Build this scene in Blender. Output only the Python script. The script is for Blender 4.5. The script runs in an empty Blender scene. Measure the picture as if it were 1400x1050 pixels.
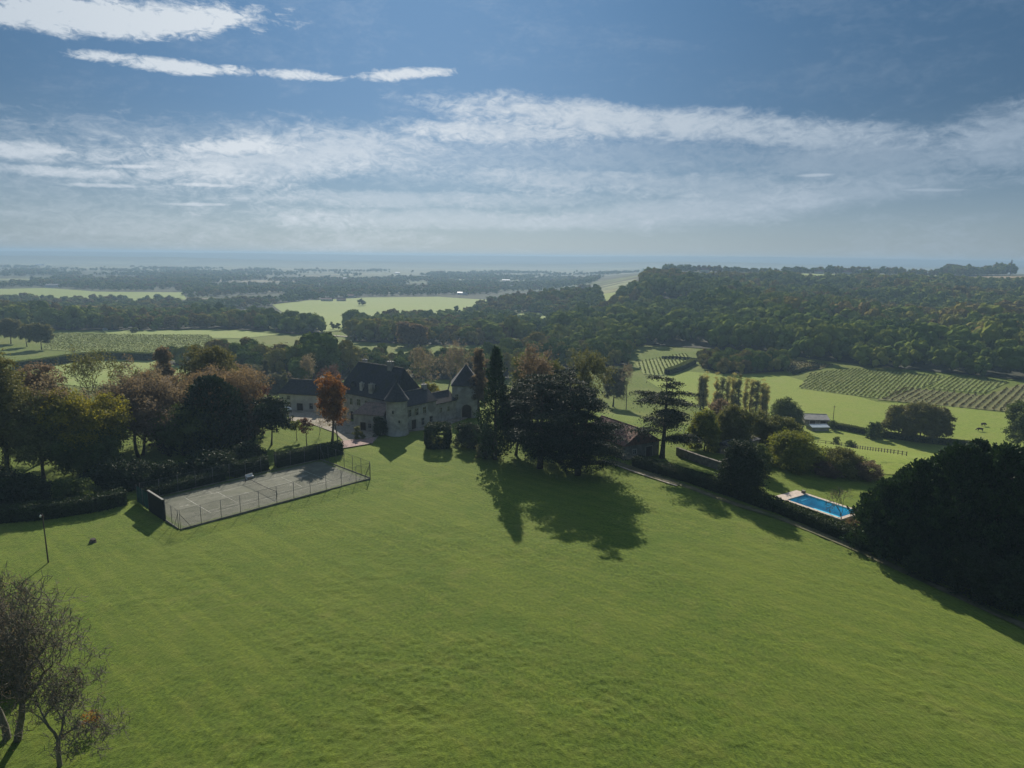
import bpy, math, random
import numpy as np
from mathutils import Matrix, Vector, Quaternion

S = bpy.context.scene
COL = S.collection
R = math.radians

# ------------------------------------------------------------------ camera, sun, sky, exposure
CAM_H = 44.0
PITCH, ROLL, FPX = R(10.45), R(0.66), 946.0      # lens worked out from the 36 m tennis enclosure
cam_d = bpy.data.cameras.new("camera"); cam = bpy.data.objects.new("camera", cam_d); COL.objects.link(cam)
cam_d.sensor_width = 36; cam_d.lens = 36 * FPX / 1400
cam_d.clip_start = 0.5; cam_d.clip_end = 60000
cam.matrix_world = Matrix.Translation((0, 0, CAM_H)) @ Matrix.Rotation(R(90) - PITCH, 4, 'X') @ Matrix.Rotation(ROLL, 4, 'Z')
S.camera = cam
SUN_AZ, SUN_EL = R(-6), R(29)                      # azimuth clockwise from +Y
sun_d = bpy.data.lights.new("sun", 'SUN'); sun = bpy.data.objects.new("sun", sun_d); COL.objects.link(sun)
sun_d.energy = 5.0; sun_d.angle = R(0.55); sun_d.color = (1.0, 0.91, 0.78)
to_sun = Vector((math.sin(SUN_AZ) * math.cos(SUN_EL), math.cos(SUN_AZ) * math.cos(SUN_EL), math.sin(SUN_EL)))
sun.rotation_euler = to_sun.to_track_quat('Z', 'Y').to_euler()
S.view_settings.view_transform = 'Standard'; S.view_settings.look = 'None'
S.view_settings.exposure = 0.4; S.view_settings.gamma = 1.0
S.render.engine = 'CYCLES'
S.cycles.use_denoising = True
S.cycles.max_bounces = 6; S.cycles.diffuse_bounces = 2; S.cycles.transmission_bounces = 3
S.cycles.transparent_max_bounces = 12; S.cycles.volume_bounces = 0
S.cycles.caustics_reflective = False; S.cycles.caustics_refractive = False


class NT:
    """small helper for node trees"""
    def __init__(self, tree):
        self.t = tree
        tree.nodes.clear()
    def n(self, typ, **kw):
        nd = self.t.nodes.new(typ)
        for k, v in kw.items():
            setattr(nd, k, v)
        return nd
    def put(self, sock, v):
        if v is None:
            return
        if hasattr(v, 'is_linked') or hasattr(v, 'links'):
            self.t.links.new(v, sock)
        elif isinstance(v, (tuple, list)) and len(v) == 3 and sock.type == 'RGBA':
            sock.default_value = (*v, 1)
        else:
            sock.default_value = v
    def m(self, op, a, b=None, c=None, clamp=False):
        nd = self.n('ShaderNodeMath', operation=op, use_clamp=clamp)
        for i, v in enumerate((a, b, c)):
            if v is not None:
                self.put(nd.inputs[i], v)
        return nd.outputs[0]
    def mix(self, f, a, b, blend='MIX'):
        nd = self.n('ShaderNodeMix', data_type='RGBA', blend_type=blend)
        self.put(nd.inputs[0], f); self.put(nd.inputs[6], a); self.put(nd.inputs[7], b)
        return nd.outputs[2]
    def noise(self, vec, scale, detail=4, rough=0.55, dist=0.0):
        nd = self.n('ShaderNodeTexNoise')
        self.put(nd.inputs['Vector'], vec)
        nd.inputs['Scale'].default_value = scale; nd.inputs['Detail'].default_value = detail
        nd.inputs['Roughness'].default_value = rough; nd.inputs['Distortion'].default_value = dist
        return nd.outputs[0]
    def rng(self, v, a, b, c=0.0, d=1.0, smooth=True):
        nd = self.n('ShaderNodeMapRange', interpolation_type='SMOOTHSTEP' if smooth else 'LINEAR')
        self.put(nd.inputs[0], v)
        for i, q in enumerate((a, b, c, d)):
            nd.inputs[1 + i].default_value = q
        return nd.outputs[0]
    def vec(self, x, y, z):
        nd = self.n('ShaderNodeCombineXYZ')
        for i, v in enumerate((x, y, z)):
            self.put(nd.inputs[i], v)
        return nd.outputs[0]
    def scale(self, v, s):
        nd = self.n('ShaderNodeVectorMath', operation='MULTIPLY')
        self.put(nd.inputs[0], v); nd.inputs[1].default_value = s
        return nd.outputs[0]
    def ramp(self, f, stops):
        nd = self.n('ShaderNodeValToRGB')
        el = nd.color_ramp.elements
        while len(el) > 1:
            el.remove(el[0])
        el[0].position = stops[0][0]; el[0].color = (*stops[0][1], 1)
        for p, c in stops[1:]:
            e = el.new(p); e.color = (*c, 1)
        self.put(nd.inputs[0], f)
        return nd.outputs[0]


# ---- sky: Nishita plus drifting cirrus placed by direction (azimuth, elevation in degrees)
W = bpy.data.worlds.new("World"); S.world = W; W.use_nodes = True
w = NT(W.node_tree)
sky = w.n('ShaderNodeTexSky', sky_type='NISHITA', sun_disc=False)
sky.sun_elevation = SUN_EL; sky.sun_rotation = SUN_AZ
sky.altitude = 100; sky.air_density = 1.0; sky.dust_density = 0.4; sky.ozone_density = 2.5
SKY_STRENGTH = 0.05
tc = w.n('ShaderNodeTexCoord'); sep = w.n('ShaderNodeSeparateXYZ'); w.put(sep.inputs[0], tc.outputs['Generated'])
DEG = 57.29578
az = w.m('MULTIPLY', w.m('ARCTAN2', sep.outputs[0], sep.outputs[1]), DEG)
el = w.m('MULTIPLY', w.m('ARCSINE', sep.outputs[2]), DEG)
pv = w.vec(az, w.m('MULTIPLY', el, 3.2), 0.0)
n_big = w.noise(pv, 0.055, 5, 0.6, 0.6)
n_fine = w.noise(w.vec(az, w.m('MULTIPLY', el, 2.4), 7.0), 0.33, 7, 0.66, 1.2)
n_warp = w.noise(w.vec(az, w.m('MULTIPLY', el, 1.5), 3.0), 0.16, 4, 0.6, 0.3)
warp = w.m('MULTIPLY', w.m('SUBTRACT', n_warp, 0.5), 5.0)
n_wisp = w.noise(w.vec(az, w.m('MULTIPLY', el, 2.0), 11.0), 1.05, 6, 0.65, 0.8)
fine = w.m('ADD', w.m('MULTIPLY', w.m('SUBTRACT', n_fine, 0.5), 0.85), w.m('MULTIPLY', w.m('SUBTRACT', n_wisp, 0.5), 0.75))
# az, el, half width, half height, slope, strength, how much the fine noise eats into it
BANDS = [(-29, 15.3, 11.5, 1.25, 0.10, 1.6, 2.2), (-34, 16.4, 9, 0.7, 0.09, 0.9, 2.0),
         (-25.2, 12.75, 6.0, 0.50, 0.02, 1.25, 3.0), (-16.3, 12.9, 3.4, 0.34, 0.0, 0.95, 3.0),
         (-8.4, 13.5, 4.0, 0.43, 0.10, 1.0, 3.2), (-20.7, 7.75, 4.3, 0.75, 0.05, 1.1, 2.4),
         (-17.5, 7.2, 15, 2.2, 0.09, 0.70, 2.2), (10.0, 10.2, 18, 1.5, -0.09, 0.95, 1.9), (22, 8.9, 10.0, 1.4, -0.10, 0.65, 1.7),
         (-1.5, 9.5, 9, 1.2, -0.05, 0.80, 2.2), (34.8, 7.9, 5.5, 2.5, 0.10, 0.65, 1.6), (26, 6.7, 9, 1.9, -0.05, 0.45, 1.7),
         (17, 4.0, 19, 1.4, 0.08, 0.60, 1.4), (-2, 2.9, 22, 1.0, 0.0, 0.45, 1.4), (-34.3, 6.3, 3.6, 0.7, 0.05, 0.85, 1.8), (-32.5, 5.25, 5, 0.40, 0.02, 0.65, 1.6),
         (-4, 7.6, 34, 2.6, 0.0, 0.26, 2.4), (10, 5.8, 22, 1.1, -0.05, 0.42, 2.2), (-6, 4.4, 20, 0.7, 0.02, 0.40, 2.2),
         (-28, 5.9, 2.2, 0.17, 0.05, 0.8, 1.4), (-30, 4.5, 3.0, 0.16, 0.03, 0.6, 1.2), (-23.4, 4.9, 2.4, 0.16, 0.03, 0.7, 1.2), (-24, 3.5, 2.6, 0.14, 0.03, 0.6, 1.2),
         (22.7, 6.1, 1.6, 0.16, 0.0, 0.9, 1.2), (30.1, 4.8, 2.6, 0.14, -0.03, 0.6, 1.2)]
tot = None
for a0, e0, wa, we, sl, st, eat in BANDS:
    u = w.m('DIVIDE', w.m('SUBTRACT', az, a0), wa)
    v = w.m('SUBTRACT', el, e0)
    if sl:
        v = w.m('SUBTRACT', v, w.m('MULTIPLY', w.m('SUBTRACT', az, a0), sl))
    v = w.m('DIVIDE', w.m('ADD', v, w.m('MULTIPLY', warp, min(0.32, we * 0.35))), we)
    g = w.m('SUBTRACT', 1.0, w.m('ADD', w.m('MULTIPLY', u, u), w.m('MULTIPLY', v, v)))
    g = w.m('ADD', g, w.m('MULTIPLY', fine, eat))
    g = w.m('MULTIPLY', w.rng(g, -0.25, 1.15), st)
    tot = g if tot is None else w.m('MAXIMUM', w.m('MULTIPLY_ADD', tot, 0.35, g), tot)
veil = w.m('MULTIPLY', w.rng(w.m('ADD', n_big, w.m('MULTIPLY', fine, 0.5)), 0.46, 0.78), w.rng(el, 1.0, 12.0, 0.46, 0.12))
# unseen bright cloud added higher up and behind the viewer to fill shadows
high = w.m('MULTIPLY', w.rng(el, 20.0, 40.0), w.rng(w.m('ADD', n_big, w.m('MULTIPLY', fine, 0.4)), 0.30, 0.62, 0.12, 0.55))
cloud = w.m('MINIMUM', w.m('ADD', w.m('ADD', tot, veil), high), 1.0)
low = w.rng(el, -0.5, 11.5, 1.0, 0.0)
glow = w.m('POWER', 2.718, w.m('MULTIPLY', w.m('MULTIPLY', w.m('ADD', az, 14.0), w.m('ADD', az, 14.0)), -1 / 900.0))
cl_col = w.mix(glow, (5.2, 6.6, 8.2), (10.6, 11.5, 12.4))
hs = w.n('ShaderNodeHueSaturation'); hs.inputs['Saturation'].default_value = 1.15; hs.inputs['Value'].default_value = 0.68
w.put(hs.inputs['Color'], w.mix(1.0, sky.outputs[0], (0.86, 1.0, 1.05), 'MULTIPLY'))
grad = w.ramp(w.m('DIVIDE', el, 60.0, clamp=True), [(0.0, (0.66, 0.79, 0.93)), (0.04, (0.60, 0.75, 0.93)), (0.10, (0.40, 0.60, 0.86)), (0.18, (0.27, 0.50, 0.84)), (0.30, (0.22, 0.47, 0.84)), (1.0, (0.16, 0.33, 0.66))])
toward = w.m('POWER', 2.718, w.m('MULTIPLY', w.m('MULTIPLY', w.m('ADD', az, 8.0), w.m('ADD', az, 8.0)), -1 / 850.0))
dim = w.m('ADD', w.m('MULTIPLY', w.rng(el, 1.0, 11.0, 0.74, 0.40), w.m('SUBTRACT', 1.0, toward)), toward)
grad = w.mix(1.0, grad, w.vec(w.m('MULTIPLY', dim, 8.6), w.m('MULTIPLY', dim, 9.0), w.m('MULTIPLY', dim, 9.3)), 'MULTIPLY')
base = w.mix(0.75, hs.outputs[0], grad)
bg = w.n('ShaderNodeBackground'); bg.inputs[1].default_value = SKY_STRENGTH
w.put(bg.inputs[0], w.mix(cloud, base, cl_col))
wo = w.n('ShaderNodeOutputWorld'); w.t.links.new(bg.outputs[0], wo.inputs[0])

# ------------------------------------------------------------------ small maths
def sstep(a, b, v):
    t = np.clip((v - a) / (b - a), 0, 1)
    return t * t * (3 - 2 * t)

def vnoise(x, y, seed=0):
    """smooth value noise on arrays"""
    xi, yi = np.floor(x).astype(np.int64), np.floor(y).astype(np.int64)
    fx, fy = x - xi, y - yi
    fx, fy = fx * fx * (3 - 2 * fx), fy * fy * (3 - 2 * fy)
    def hsh(i, j):
        k = (i * 374761393 + j * 668265263 + seed * 144664) & 0x7fffffff
        k = ((k ^ (k >> 13)) * 1274126177) & 0x7fffffff
        return ((k ^ (k >> 16)) & 0xffff) / 65535.0
    a, b, c, d = hsh(xi, yi), hsh(xi + 1, yi), hsh(xi, yi + 1), hsh(xi + 1, yi + 1)
    return (a * (1 - fx) + b * fx) * (1 - fy) + (c * (1 - fx) + d * fx) * fy

def height(x, y):
    """the lie of the land: a lawn plateau, a valley behind it, a wooded hill on the right, a plain and a far ridge"""
    x = np.asarray(x, float); y = np.asarray(y, float)
    d = y + 0.6 * np.maximum(x, 0) + 0.15 * np.maximum(-x, 0)
    t = x / np.maximum(y, 60.0)
    low = -22.0 * sstep(190, 335, d) + np.where(d < 190, -1.2 * sstep(40, 85, x), -1.2 * sstep(40, 85, x) * (1 - sstep(190, 335, d)))
    wr = sstep(0.03, 0.25, t)
    plain = -20.0 * sstep(380, 1150, y)
    hill = 23.0 * sstep(430, 1120, y) * (1 - 0.9 * sstep(2100, 3600, y))
    z = low + plain * (1 - wr) + hill * wr
    z = z + 19.0 * np.exp(-(((x - 85) / 150.0) ** 2 + ((y - 1080) / 170.0) ** 2))
    far = sstep(300, 900, np.hypot(x, y))
    z = z + far * 2.2 * (vnoise(x / 170, y / 170, 3) - 0.5) * (1 + 0 * x)
    z = z + 13.0 * sstep(1225, 1500, y) * (1 - sstep(1700, 2600, y)) * wr
    z = z + sstep(480, 800, y) * wr * (1 - 0.7 * sstep(1150, 1250, y)) * (15 * (vnoise(x / 190, y / 240, 31) - 0.5) + 7 * (vnoise(x / 75, y / 90, 32) - 0.5))
    near_r = np.exp(-((y - 5700) / 420.0) ** 2) * (14 + 40 * vnoise(x / 1500 + 5, y * 0 + 2, 51)) + np.exp(-((y - 7000) / 450.0) ** 2) * (10 + 34 * vnoise(x / 1900 + 9, y * 0 + 4, 52))
    z = z + near_r + sstep(4700, 5400, y) * 7 * (vnoise(x / 85, y / 160, 53) - 0.5)
    ridge = sstep(6800, 8800, y) * (86 + 16 * (vnoise(x / 1700, y / 2500, 5) - 0.5) + 9 * (vnoise(x / 620, y / 300, 6) - 0.5) * (1 - sstep(8200, 8700, y)) + 5 * (vnoise(x / 330, y / 500, 6) - 0.5) + 5 * (vnoise(x / 110, y / 200, 8) - 0.5))
    return z + ridge

def gz(x, y):
    return float(height(x, y))

def ray(px, py):
    u, v = (px - 700) / FPX, -(py - 525) / FPX
    c, s = math.cos(ROLL), math.sin(ROLL)
    u, v = u * c - v * s, u * s + v * c
    cp, sp = math.cos(PITCH), math.sin(PITCH)
    return np.array([u, cp + v * sp, -sp + v * cp])

def G(px, py):
    """survey: where the line of sight of a photo measurement meets the land -> x, y, metres per photo pixel"""
    d = ray(px, py); t = 20.0
    while t < 15000:
        p = d * t
        if p[2] + CAM_H < height(p[0], p[1]):
            break
        t *= 1.01
    lo, hi = t / 1.01, t
    for _ in range(24):
        mid = (lo + hi) / 2; p = d * mid
        if p[2] + CAM_H < height(p[0], p[1]): hi = mid
        else: lo = mid
    return d[0] * hi, d[1] * hi, hi / FPX

# ------------------------------------------------------------------ meshes
def emit(name, V, F, mat, parent=None, attrs=None, smooth=False, loc=None, cols=None):
    """one mesh object; F is a list of index arrays (n, k) or a list of tuples"""
    V = np.asarray(V, np.float32).reshape(-1, 3)
    me = bpy.data.meshes.new(name)
    if isinstance(F, np.ndarray):
        F = [F]
    if len(F) and isinstance(F[0], np.ndarray) and F[0].ndim == 2:
        sizes = np.concatenate([np.full(len(f), f.shape[1], np.int32) for f in F])
        idx = np.concatenate([f.reshape(-1) for f in F]).astype(np.int32)
    else:
        sizes = np.array([len(f) for f in F], np.int32)
        idx = np.concatenate([np.asarray(f) for f in F]).astype(np.int32)
    starts = np.concatenate([[0], np.cumsum(sizes)[:-1]]).astype(np.int32)
    me.vertices.add(len(V)); me.vertices.foreach_set('co', V.ravel())
    me.loops.add(len(idx)); me.loops.foreach_set('vertex_index', idx)
    me.polygons.add(len(sizes)); me.polygons.foreach_set('loop_start', starts); me.polygons.foreach_set('loop_total', sizes)
    if attrs:
        for k, a in attrs.items():
            at = me.attributes.new(k, 'FLOAT', 'POINT'); at.data.foreach_set('value', np.asarray(a, np.float32))
    me.update(calc_edges=True); me.validate()
    me.polygons.foreach_set('use_smooth', np.full(len(me.polygons), bool(smooth)))
    if mat:
        me.materials.append(mat)
    o = bpy.data.objects.new(name, me); COL.objects.link(o)
    if parent:
        o.parent = parent
    if loc is not None:
        o.location = loc
    return o

class Geo:
    """collects boxes, tubes, panels into one mesh"""
    def __init__(self):
        self.V, self.F, self.n = [], [], 0
    def add(self, V, F):
        V = np.asarray(V, float).reshape(-1, 3)
        self.V.append(V); self.F += [tuple(int(i) + self.n for i in f) for f in F]; self.n += len(V)
        return self
    def box(self, x0, x1, y0, y1, z0, z1):
        v = [(x, y, z) for z in (z0, z1) for x, y in ((x0, y0), (x1, y0), (x1, y1), (x0, y1))]
        return self.add(v, [(3, 2, 1, 0), (4, 5, 6, 7), (0, 1, 5, 4), (1, 2, 6, 5), (2, 3, 7, 6), (3, 0, 4, 7)])
    def tube(self, pts, rad, k=6, cap=True):
        P_ = np.asarray(pts, float); rad = np.broadcast_to(np.asarray(rad, float), (len(P_),))
        V, F = tube_geo(P_, rad, k)
        F = [tuple(f) for f in F]
        if cap:
            F += [tuple(range(k))[::-1], tuple(range((len(P_) - 1) * k, len(P_) * k))]
        return self.add(V, F)
    def obj(self, name, mat, parent=None, smooth=False, loc=None):
        return emit(name, np.concatenate(self.V), self.F, mat, parent, smooth=smooth, loc=loc)

def tube_geo(P_, rad, k):
    n = len(P_)
    T = np.gradient(P_, axis=0); T /= np.linalg.norm(T, axis=1)[:, None] + 1e-9
    ref = np.array([0, 0, 1.0]) if abs(T[0][2]) < 0.8 else np.array([1.0, 0, 0])
    A = np.cross(T, ref); A /= np.linalg.norm(A, axis=1)[:, None] + 1e-9
    B = np.cross(T, A)
    an = np.arange(k) * 2 * math.pi / k
    V = P_[:, None] + rad[:, None, None] * (A[:, None] * np.cos(an)[None, :, None] + B[:, None] * np.sin(an)[None, :, None])
    F = []
    for i in range(n - 1):
        for j in range(k):
            F.append((i * k + j, i * k + (j + 1) % k, (i + 1) * k + (j + 1) % k, (i + 1) * k + j))
    return V.reshape(-1, 3), F

def tag(o, label=None, cat=None, group=None, kind=None):
    if label: o['label'] = label
    if cat: o['category'] = cat
    if group: o['group'] = group
    if kind: o['kind'] = kind
    return o

def empty(name, loc, rz=0.0, label=None, cat=None, group=None):
    o = bpy.data.objects.new(name, None); COL.objects.link(o)
    o.location = loc; o.rotation_euler = (0, 0, rz); o.empty_display_size = 0.5
    return tag(o, label, cat, group)

def copy_tree(o, parent=None):
    c = o.copy(); COL.objects.link(c)
    if parent: c.parent = parent
    for ch in [q for q in KIDS.get(o.name, [])]:
        copy_tree(ch, c)
    return c
KIDS = {}
def kid(o):
    KIDS.setdefault(o.parent.name, []).append(o); return o

# ------------------------------------------------------------------ materials
def material(name):
    m = bpy.data.materials.new(name); m.use_nodes = True
    return m, NT(m.node_tree)

def finish(n, col, rough=0.8, bump=None, bstr=0.3, bdist=0.1, spec=0.3, metal=0.0, sheen=0.0):
    b = n.n('ShaderNodeBsdfPrincipled'); n.put(b.inputs['Base Color'], col); n.put(b.inputs['Roughness'], rough)
    b.inputs['Specular IOR Level'].default_value = spec; b.inputs['Metallic'].default_value = metal
    if sheen:   # the soft backlit bloom of short grass seen at a low angle
        b.inputs['Sheen Weight'].default_value = sheen; b.inputs['Sheen Roughness'].default_value = 0.45; b.inputs['Sheen Tint'].default_value = (0.62, 0.78, 0.20, 1)
    if bump is not None:
        bp = n.n('ShaderNodeBump'); bp.inputs['Strength'].default_value = bstr; bp.inputs['Distance'].default_value = bdist
        n.put(bp.inputs['Height'], bump); n.t.links.new(bp.outputs[0], b.inputs['Normal'])
    o = n.n('ShaderNodeOutputMaterial'); n.t.links.new(b.outputs[0], o.inputs[0])
    return b

def surface(name, c1, c2, scale, rough=0.85, bstr=0.3, bdist=0.05, detail=5, c3=None, spec=0.3, metal=0.0):
    m, n = material(name)
    pos = n.n('ShaderNodeNewGeometry').outputs['Position']
    a = n.noise(pos, scale, detail, 0.62)
    col = n.mix(n.rng(a, 0.3, 0.7), c1, c2)
    if c3:
        col = n.mix(n.rng(n.noise(pos, scale * 0.23, 4), 0.52, 0.68), col, c3)
    finish(n, col, rough, n.noise(pos, scale * 3, 4), bstr, bdist, spec, metal)
    return m

def leafmat(name, ca, cb, cc=None, trans=0.35, attr='tone'):
    """ca..cb by leaf clump, cc a second hue that differs from tree to tree"""
    m, n = material(name)
    t = n.n('ShaderNodeAttribute', attribute_name=attr).outputs['Fac']
    col = n.mix(t, ca, cb)
    if cc:
        rnd = n.n('ShaderNodeObjectInfo').outputs['Random']
        col = n.mix(n.m('MULTIPLY', rnd, 0.8), col, cc)
    leaf_out(n, col, trans)
    return m

def leaf_out(n, col, trans, sheen=0.12, bump=False):
    d = n.n('ShaderNodeBsdfPrincipled'); n.put(d.inputs[0], col); d.inputs['Roughness'].default_value = 0.65; d.inputs['Specular IOR Level'].default_value = sheen
    if bump:   # leafy surface of distant crowns
        bp = n.n('ShaderNodeBump'); bp.inputs['Strength'].default_value = 1.0; bp.inputs['Distance'].default_value = 1.6
        n.put(bp.inputs['Height'], n.noise(n.n('ShaderNodeNewGeometry').outputs['Position'], 0.55, 4, 0.65)); n.t.links.new(bp.outputs[0], d.inputs['Normal'])
    tr = n.n('ShaderNodeBsdfTranslucent'); n.put(tr.inputs[0], n.mix(1.0, col, (1.18, 1.12, 0.75), 'MULTIPLY'))
    ms = n.n('ShaderNodeMixShader'); ms.inputs[0].default_value = trans
    n.t.links.new(d.outputs[0], ms.inputs[1]); n.t.links.new(tr.outputs[0], ms.inputs[2])
    o = n.n('ShaderNodeOutputMaterial'); n.t.links.new(ms.outputs[0], o.inputs[0])

WOOD_STOPS = [(0.0, (0.030, 0.050, 0.018)), (0.18, (0.055, 0.078, 0.022)), (0.36, (0.090, 0.105, 0.028)), (0.5, (0.045, 0.066, 0.022)), (0.62, (0.105, 0.115, 0.032)),
              (0.74, (0.110, 0.085, 0.036)), (0.84, (0.070, 0.056, 0.032)), (0.93, (0.14, 0.12, 0.036)), (1.0, (0.050, 0.070, 0.028))]
def woodmat(name, by_object):
    m, n = material(name)
    if by_object:
        h = n.n('ShaderNodeObjectInfo').outputs['Random']
    else:
        h = n.n('ShaderNodeAttribute', attribute_name='hue').outputs['Fac']
    t = n.n('ShaderNodeAttribute', attribute_name='tone').outputs['Fac']
    col = n.ramp(h, WOOD_STOPS)
    col = n.mix(n.rng(t, 0, 1, 0.1, 0.8, False), n.mix(1.0, col, (1.6, 1.65, 1.35), 'MULTIPLY'), n.mix(1.0, col, (3.1, 3.1, 2.3), 'MULTIPLY'))
    leaf_out(n, col, 0.15, 0.0, True)
    return m

M = {}
M['bark'] = surface('bark', (0.045, 0.036, 0.028), (0.11, 0.095, 0.075), 3.0, 0.95, 0.6, 0.05)
M['twig'] = surface('twig_bark', (0.085, 0.080, 0.058), (0.18, 0.168, 0.128), 3.0, 0.95, 0.4, 0.03)
M['dark'] = leafmat('evergreen_leaf', (0.018, 0.036, 0.018), (0.045, 0.072, 0.030), (0.030, 0.045, 0.018), 0.15)
M['cedar'] = leafmat('cedar_needle', (0.015, 0.029, 0.018), (0.043, 0.065, 0.034), None, 0.12)
M['cypress'] = leafmat('cypress_spray', (0.019, 0.041, 0.019), (0.051, 0.095, 0.032), None, 0.12)
M['russet'] = leafmat('russet_leaf', (0.144, 0.100, 0.073), (0.244, 0.163, 0.110), (0.188, 0.150, 0.100), 0.5)
M['brown'] = leafmat('brown_leaf', (0.138, 0.115, 0.090), (0.231, 0.194, 0.144), (0.175, 0.131, 0.106), 0.5)
M['plum'] = leafmat('plum_leaf', (0.068, 0.030, 0.027), (0.112, 0.057, 0.045), None, 0.5)
M['yellow'] = leafmat('yellow_leaf', (0.133, 0.141, 0.026), (0.312, 0.283, 0.035), None, 0.4)
M['lime'] = leafmat('yellow_green_leaf', (0.119, 0.149, 0.030), (0.270, 0.288, 0.054), None, 0.38)
M['olive'] = leafmat('olive_leaf', (0.108, 0.129, 0.043), (0.225, 0.234, 0.082), (0.156, 0.146, 0.058), 0.3)
M['poplar'] = leafmat('golden_poplar_leaf', (0.26, 0.25, 0.10), (0.38, 0.35, 0.15), None, 0.6)
M['green'] = leafmat('mid_green_leaf', (0.061, 0.102, 0.028), (0.143, 0.186, 0.053), (0.102, 0.126, 0.036), 0.3)
M['grey'] = leafmat('grey_green_leaf', (0.094, 0.105, 0.066), (0.165, 0.176, 0.110), None, 0.3)
M['orange'] = leafmat('orange_leaf', (0.20, 0.088, 0.024), (0.38, 0.175, 0.040), None, 0.4)
M['tan'] = leafmat('tan_leaf', (0.16, 0.12, 0.08), (0.27, 0.20, 0.13), None, 0.4)
M['hedge'] = leafmat('hedge_leaf', (0.020, 0.036, 0.014), (0.048, 0.078, 0.025), None, 0.15)
M['wood_one'] = woodmat('woodland_leaf', True)
M['wood_many'] = woodmat('distant_woodland_leaf', False)
M['vine'] = leafmat('vine_leaf', (0.085, 0.115, 0.026), (0.14, 0.16, 0.042), None, 0.3)
M['vine_brown'] = leafmat('autumn_vine_leaf', (0.062, 0.058, 0.026), (0.105, 0.092, 0.042), None, 0.3)
M['stone'] = surface('pale_stone', (0.30, 0.285, 0.255), (0.49, 0.47, 0.43), 0.9, 0.92, 0.4, 0.04, c3=(0.24, 0.23, 0.205))
M['stone_dark'] = surface('weathered_stone', (0.13, 0.12, 0.10), (0.24, 0.22, 0.19), 1.1, 0.95, 0.5, 0.05)
M['trim'] = surface('dressed_stone', (0.34, 0.31, 0.26), (0.44, 0.41, 0.35), 2.0, 0.9, 0.2, 0.02)
M['slate'] = surface('slate_roof', (0.030, 0.034, 0.040), (0.060, 0.064, 0.070), 2.2, 0.7, 0.5, 0.05, c3=(0.045, 0.05, 0.04))
M['glass'] = surface('window_glass', (0.012, 0.014, 0.016), (0.02, 0.023, 0.026), 1.0, 0.12, 0.0, spec=0.6)
M['shutter'] = surface('pale_shutter_paint', (0.34, 0.34, 0.32), (0.42, 0.42, 0.40), 3.0, 0.7, 0.1)
M['timber'] = surface('dark_timber', (0.035, 0.026, 0.018), (0.07, 0.052, 0.036), 3.0, 0.85, 0.3)
M['metal'] = surface('galvanised_metal', (0.10, 0.105, 0.10), (0.17, 0.17, 0.165), 4.0, 0.55, 0.1, metal=0.5)
M['black'] = surface('black_paint', (0.006, 0.007, 0.009), (0.014, 0.015, 0.017), 2.0, 0.7, 0.1)
M['white'] = surface('white_paint', (0.62, 0.62, 0.60), (0.78, 0.78, 0.76), 2.0, 0.5, 0.05)
M['paleroof'] = surface('pale_metal_roof', (0.34, 0.40, 0.45), (0.46, 0.53, 0.58), 0.6, 0.4, 0.1)
M['greyroof'] = surface('grey_fibre_roof', (0.22, 0.22, 0.21), (0.33, 0.32, 0.30), 0.8, 0.85, 0.3)
M['render'] = surface('cream_render', (0.45, 0.42, 0.36), (0.60, 0.57, 0.50), 0.5, 0.9, 0.1)
M['gravel'] = surface('gravel_soil', (0.20, 0.175, 0.135), (0.34, 0.31, 0.25), 1.6, 0.95, 0.6, 0.04, c3=(0.15, 0.14, 0.085))
M['track'] = surface('worn_track', (0.075, 0.082, 0.030), (0.15, 0.14, 0.08), 0.6, 0.95, 0.6, 0.05, c3=(0.045, 0.075, 0.012))
M['road'] = surface('road_asphalt', (0.16, 0.16, 0.155), (0.22, 0.215, 0.205), 0.5, 0.9, 0.2)
M['petal'] = surface('pink_gravel_bed', (0.25, 0.17, 0.15), (0.42, 0.30, 0.27), 2.5, 0.9, 0.8, 0.15, c3=(0.10, 0.12, 0.05))
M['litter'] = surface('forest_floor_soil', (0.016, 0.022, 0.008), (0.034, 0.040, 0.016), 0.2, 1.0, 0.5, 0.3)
M['coping'] = surface('pool_coping_stone', (0.44, 0.36, 0.29), (0.58, 0.50, 0.42), 1.6, 0.85, 0.2, 0.02)
M['basin'] = surface('pool_liner', (0.09, 0.62, 0.82), (0.13, 0.70, 0.88), 0.8, 0.5, 0.0)
M['line'] = surface('court_line_paint', (0.17, 0.17, 0.14), (0.40, 0.40, 0.35), 1.2, 0.8, 0.1)
M['cloth'] = surface('green_windbreak', (0.015, 0.055, 0.045), (0.025, 0.085, 0.07), 1.5, 0.9, 0.3)
M['soil_field'] = surface('field_stubble', (0.21, 0.155, 0.075), (0.30, 0.22, 0.11), 0.05, 1.0, 0.1)

# roof tiles: reddish, with rows
def tile_mat(name, a, b, c):
    m, n = material(name)
    pos = n.n('ShaderNodeTexCoord').outputs['Object']
    nz = n.noise(pos, 2.6, 5, 0.7)
    col = n.mix(n.rng(nz, 0.3, 0.7), a, b)
    col = n.mix(n.rng(n.noise(pos, 0.7, 4), 0.5, 0.7), col, c)
    wv = n.n('ShaderNodeTexWave', bands_direction='Z'); n.put(wv.inputs[0], pos); wv.inputs['Scale'].default_value = 1.6; wv.inputs['Distortion'].default_value = 1.5
    finish(n, col, 0.85, wv.outputs[1], 0.5, 0.06)
    return m
M['tile'] = tile_mat('red_clay_tile', (0.16, 0.075, 0.055), (0.30, 0.17, 0.135), (0.12, 0.10, 0.075))
M['tile_grey'] = tile_mat('weathered_pink_tile', (0.17, 0.12, 0.10), (0.27, 0.21, 0.18), (0.12, 0.11, 0.09))

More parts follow.
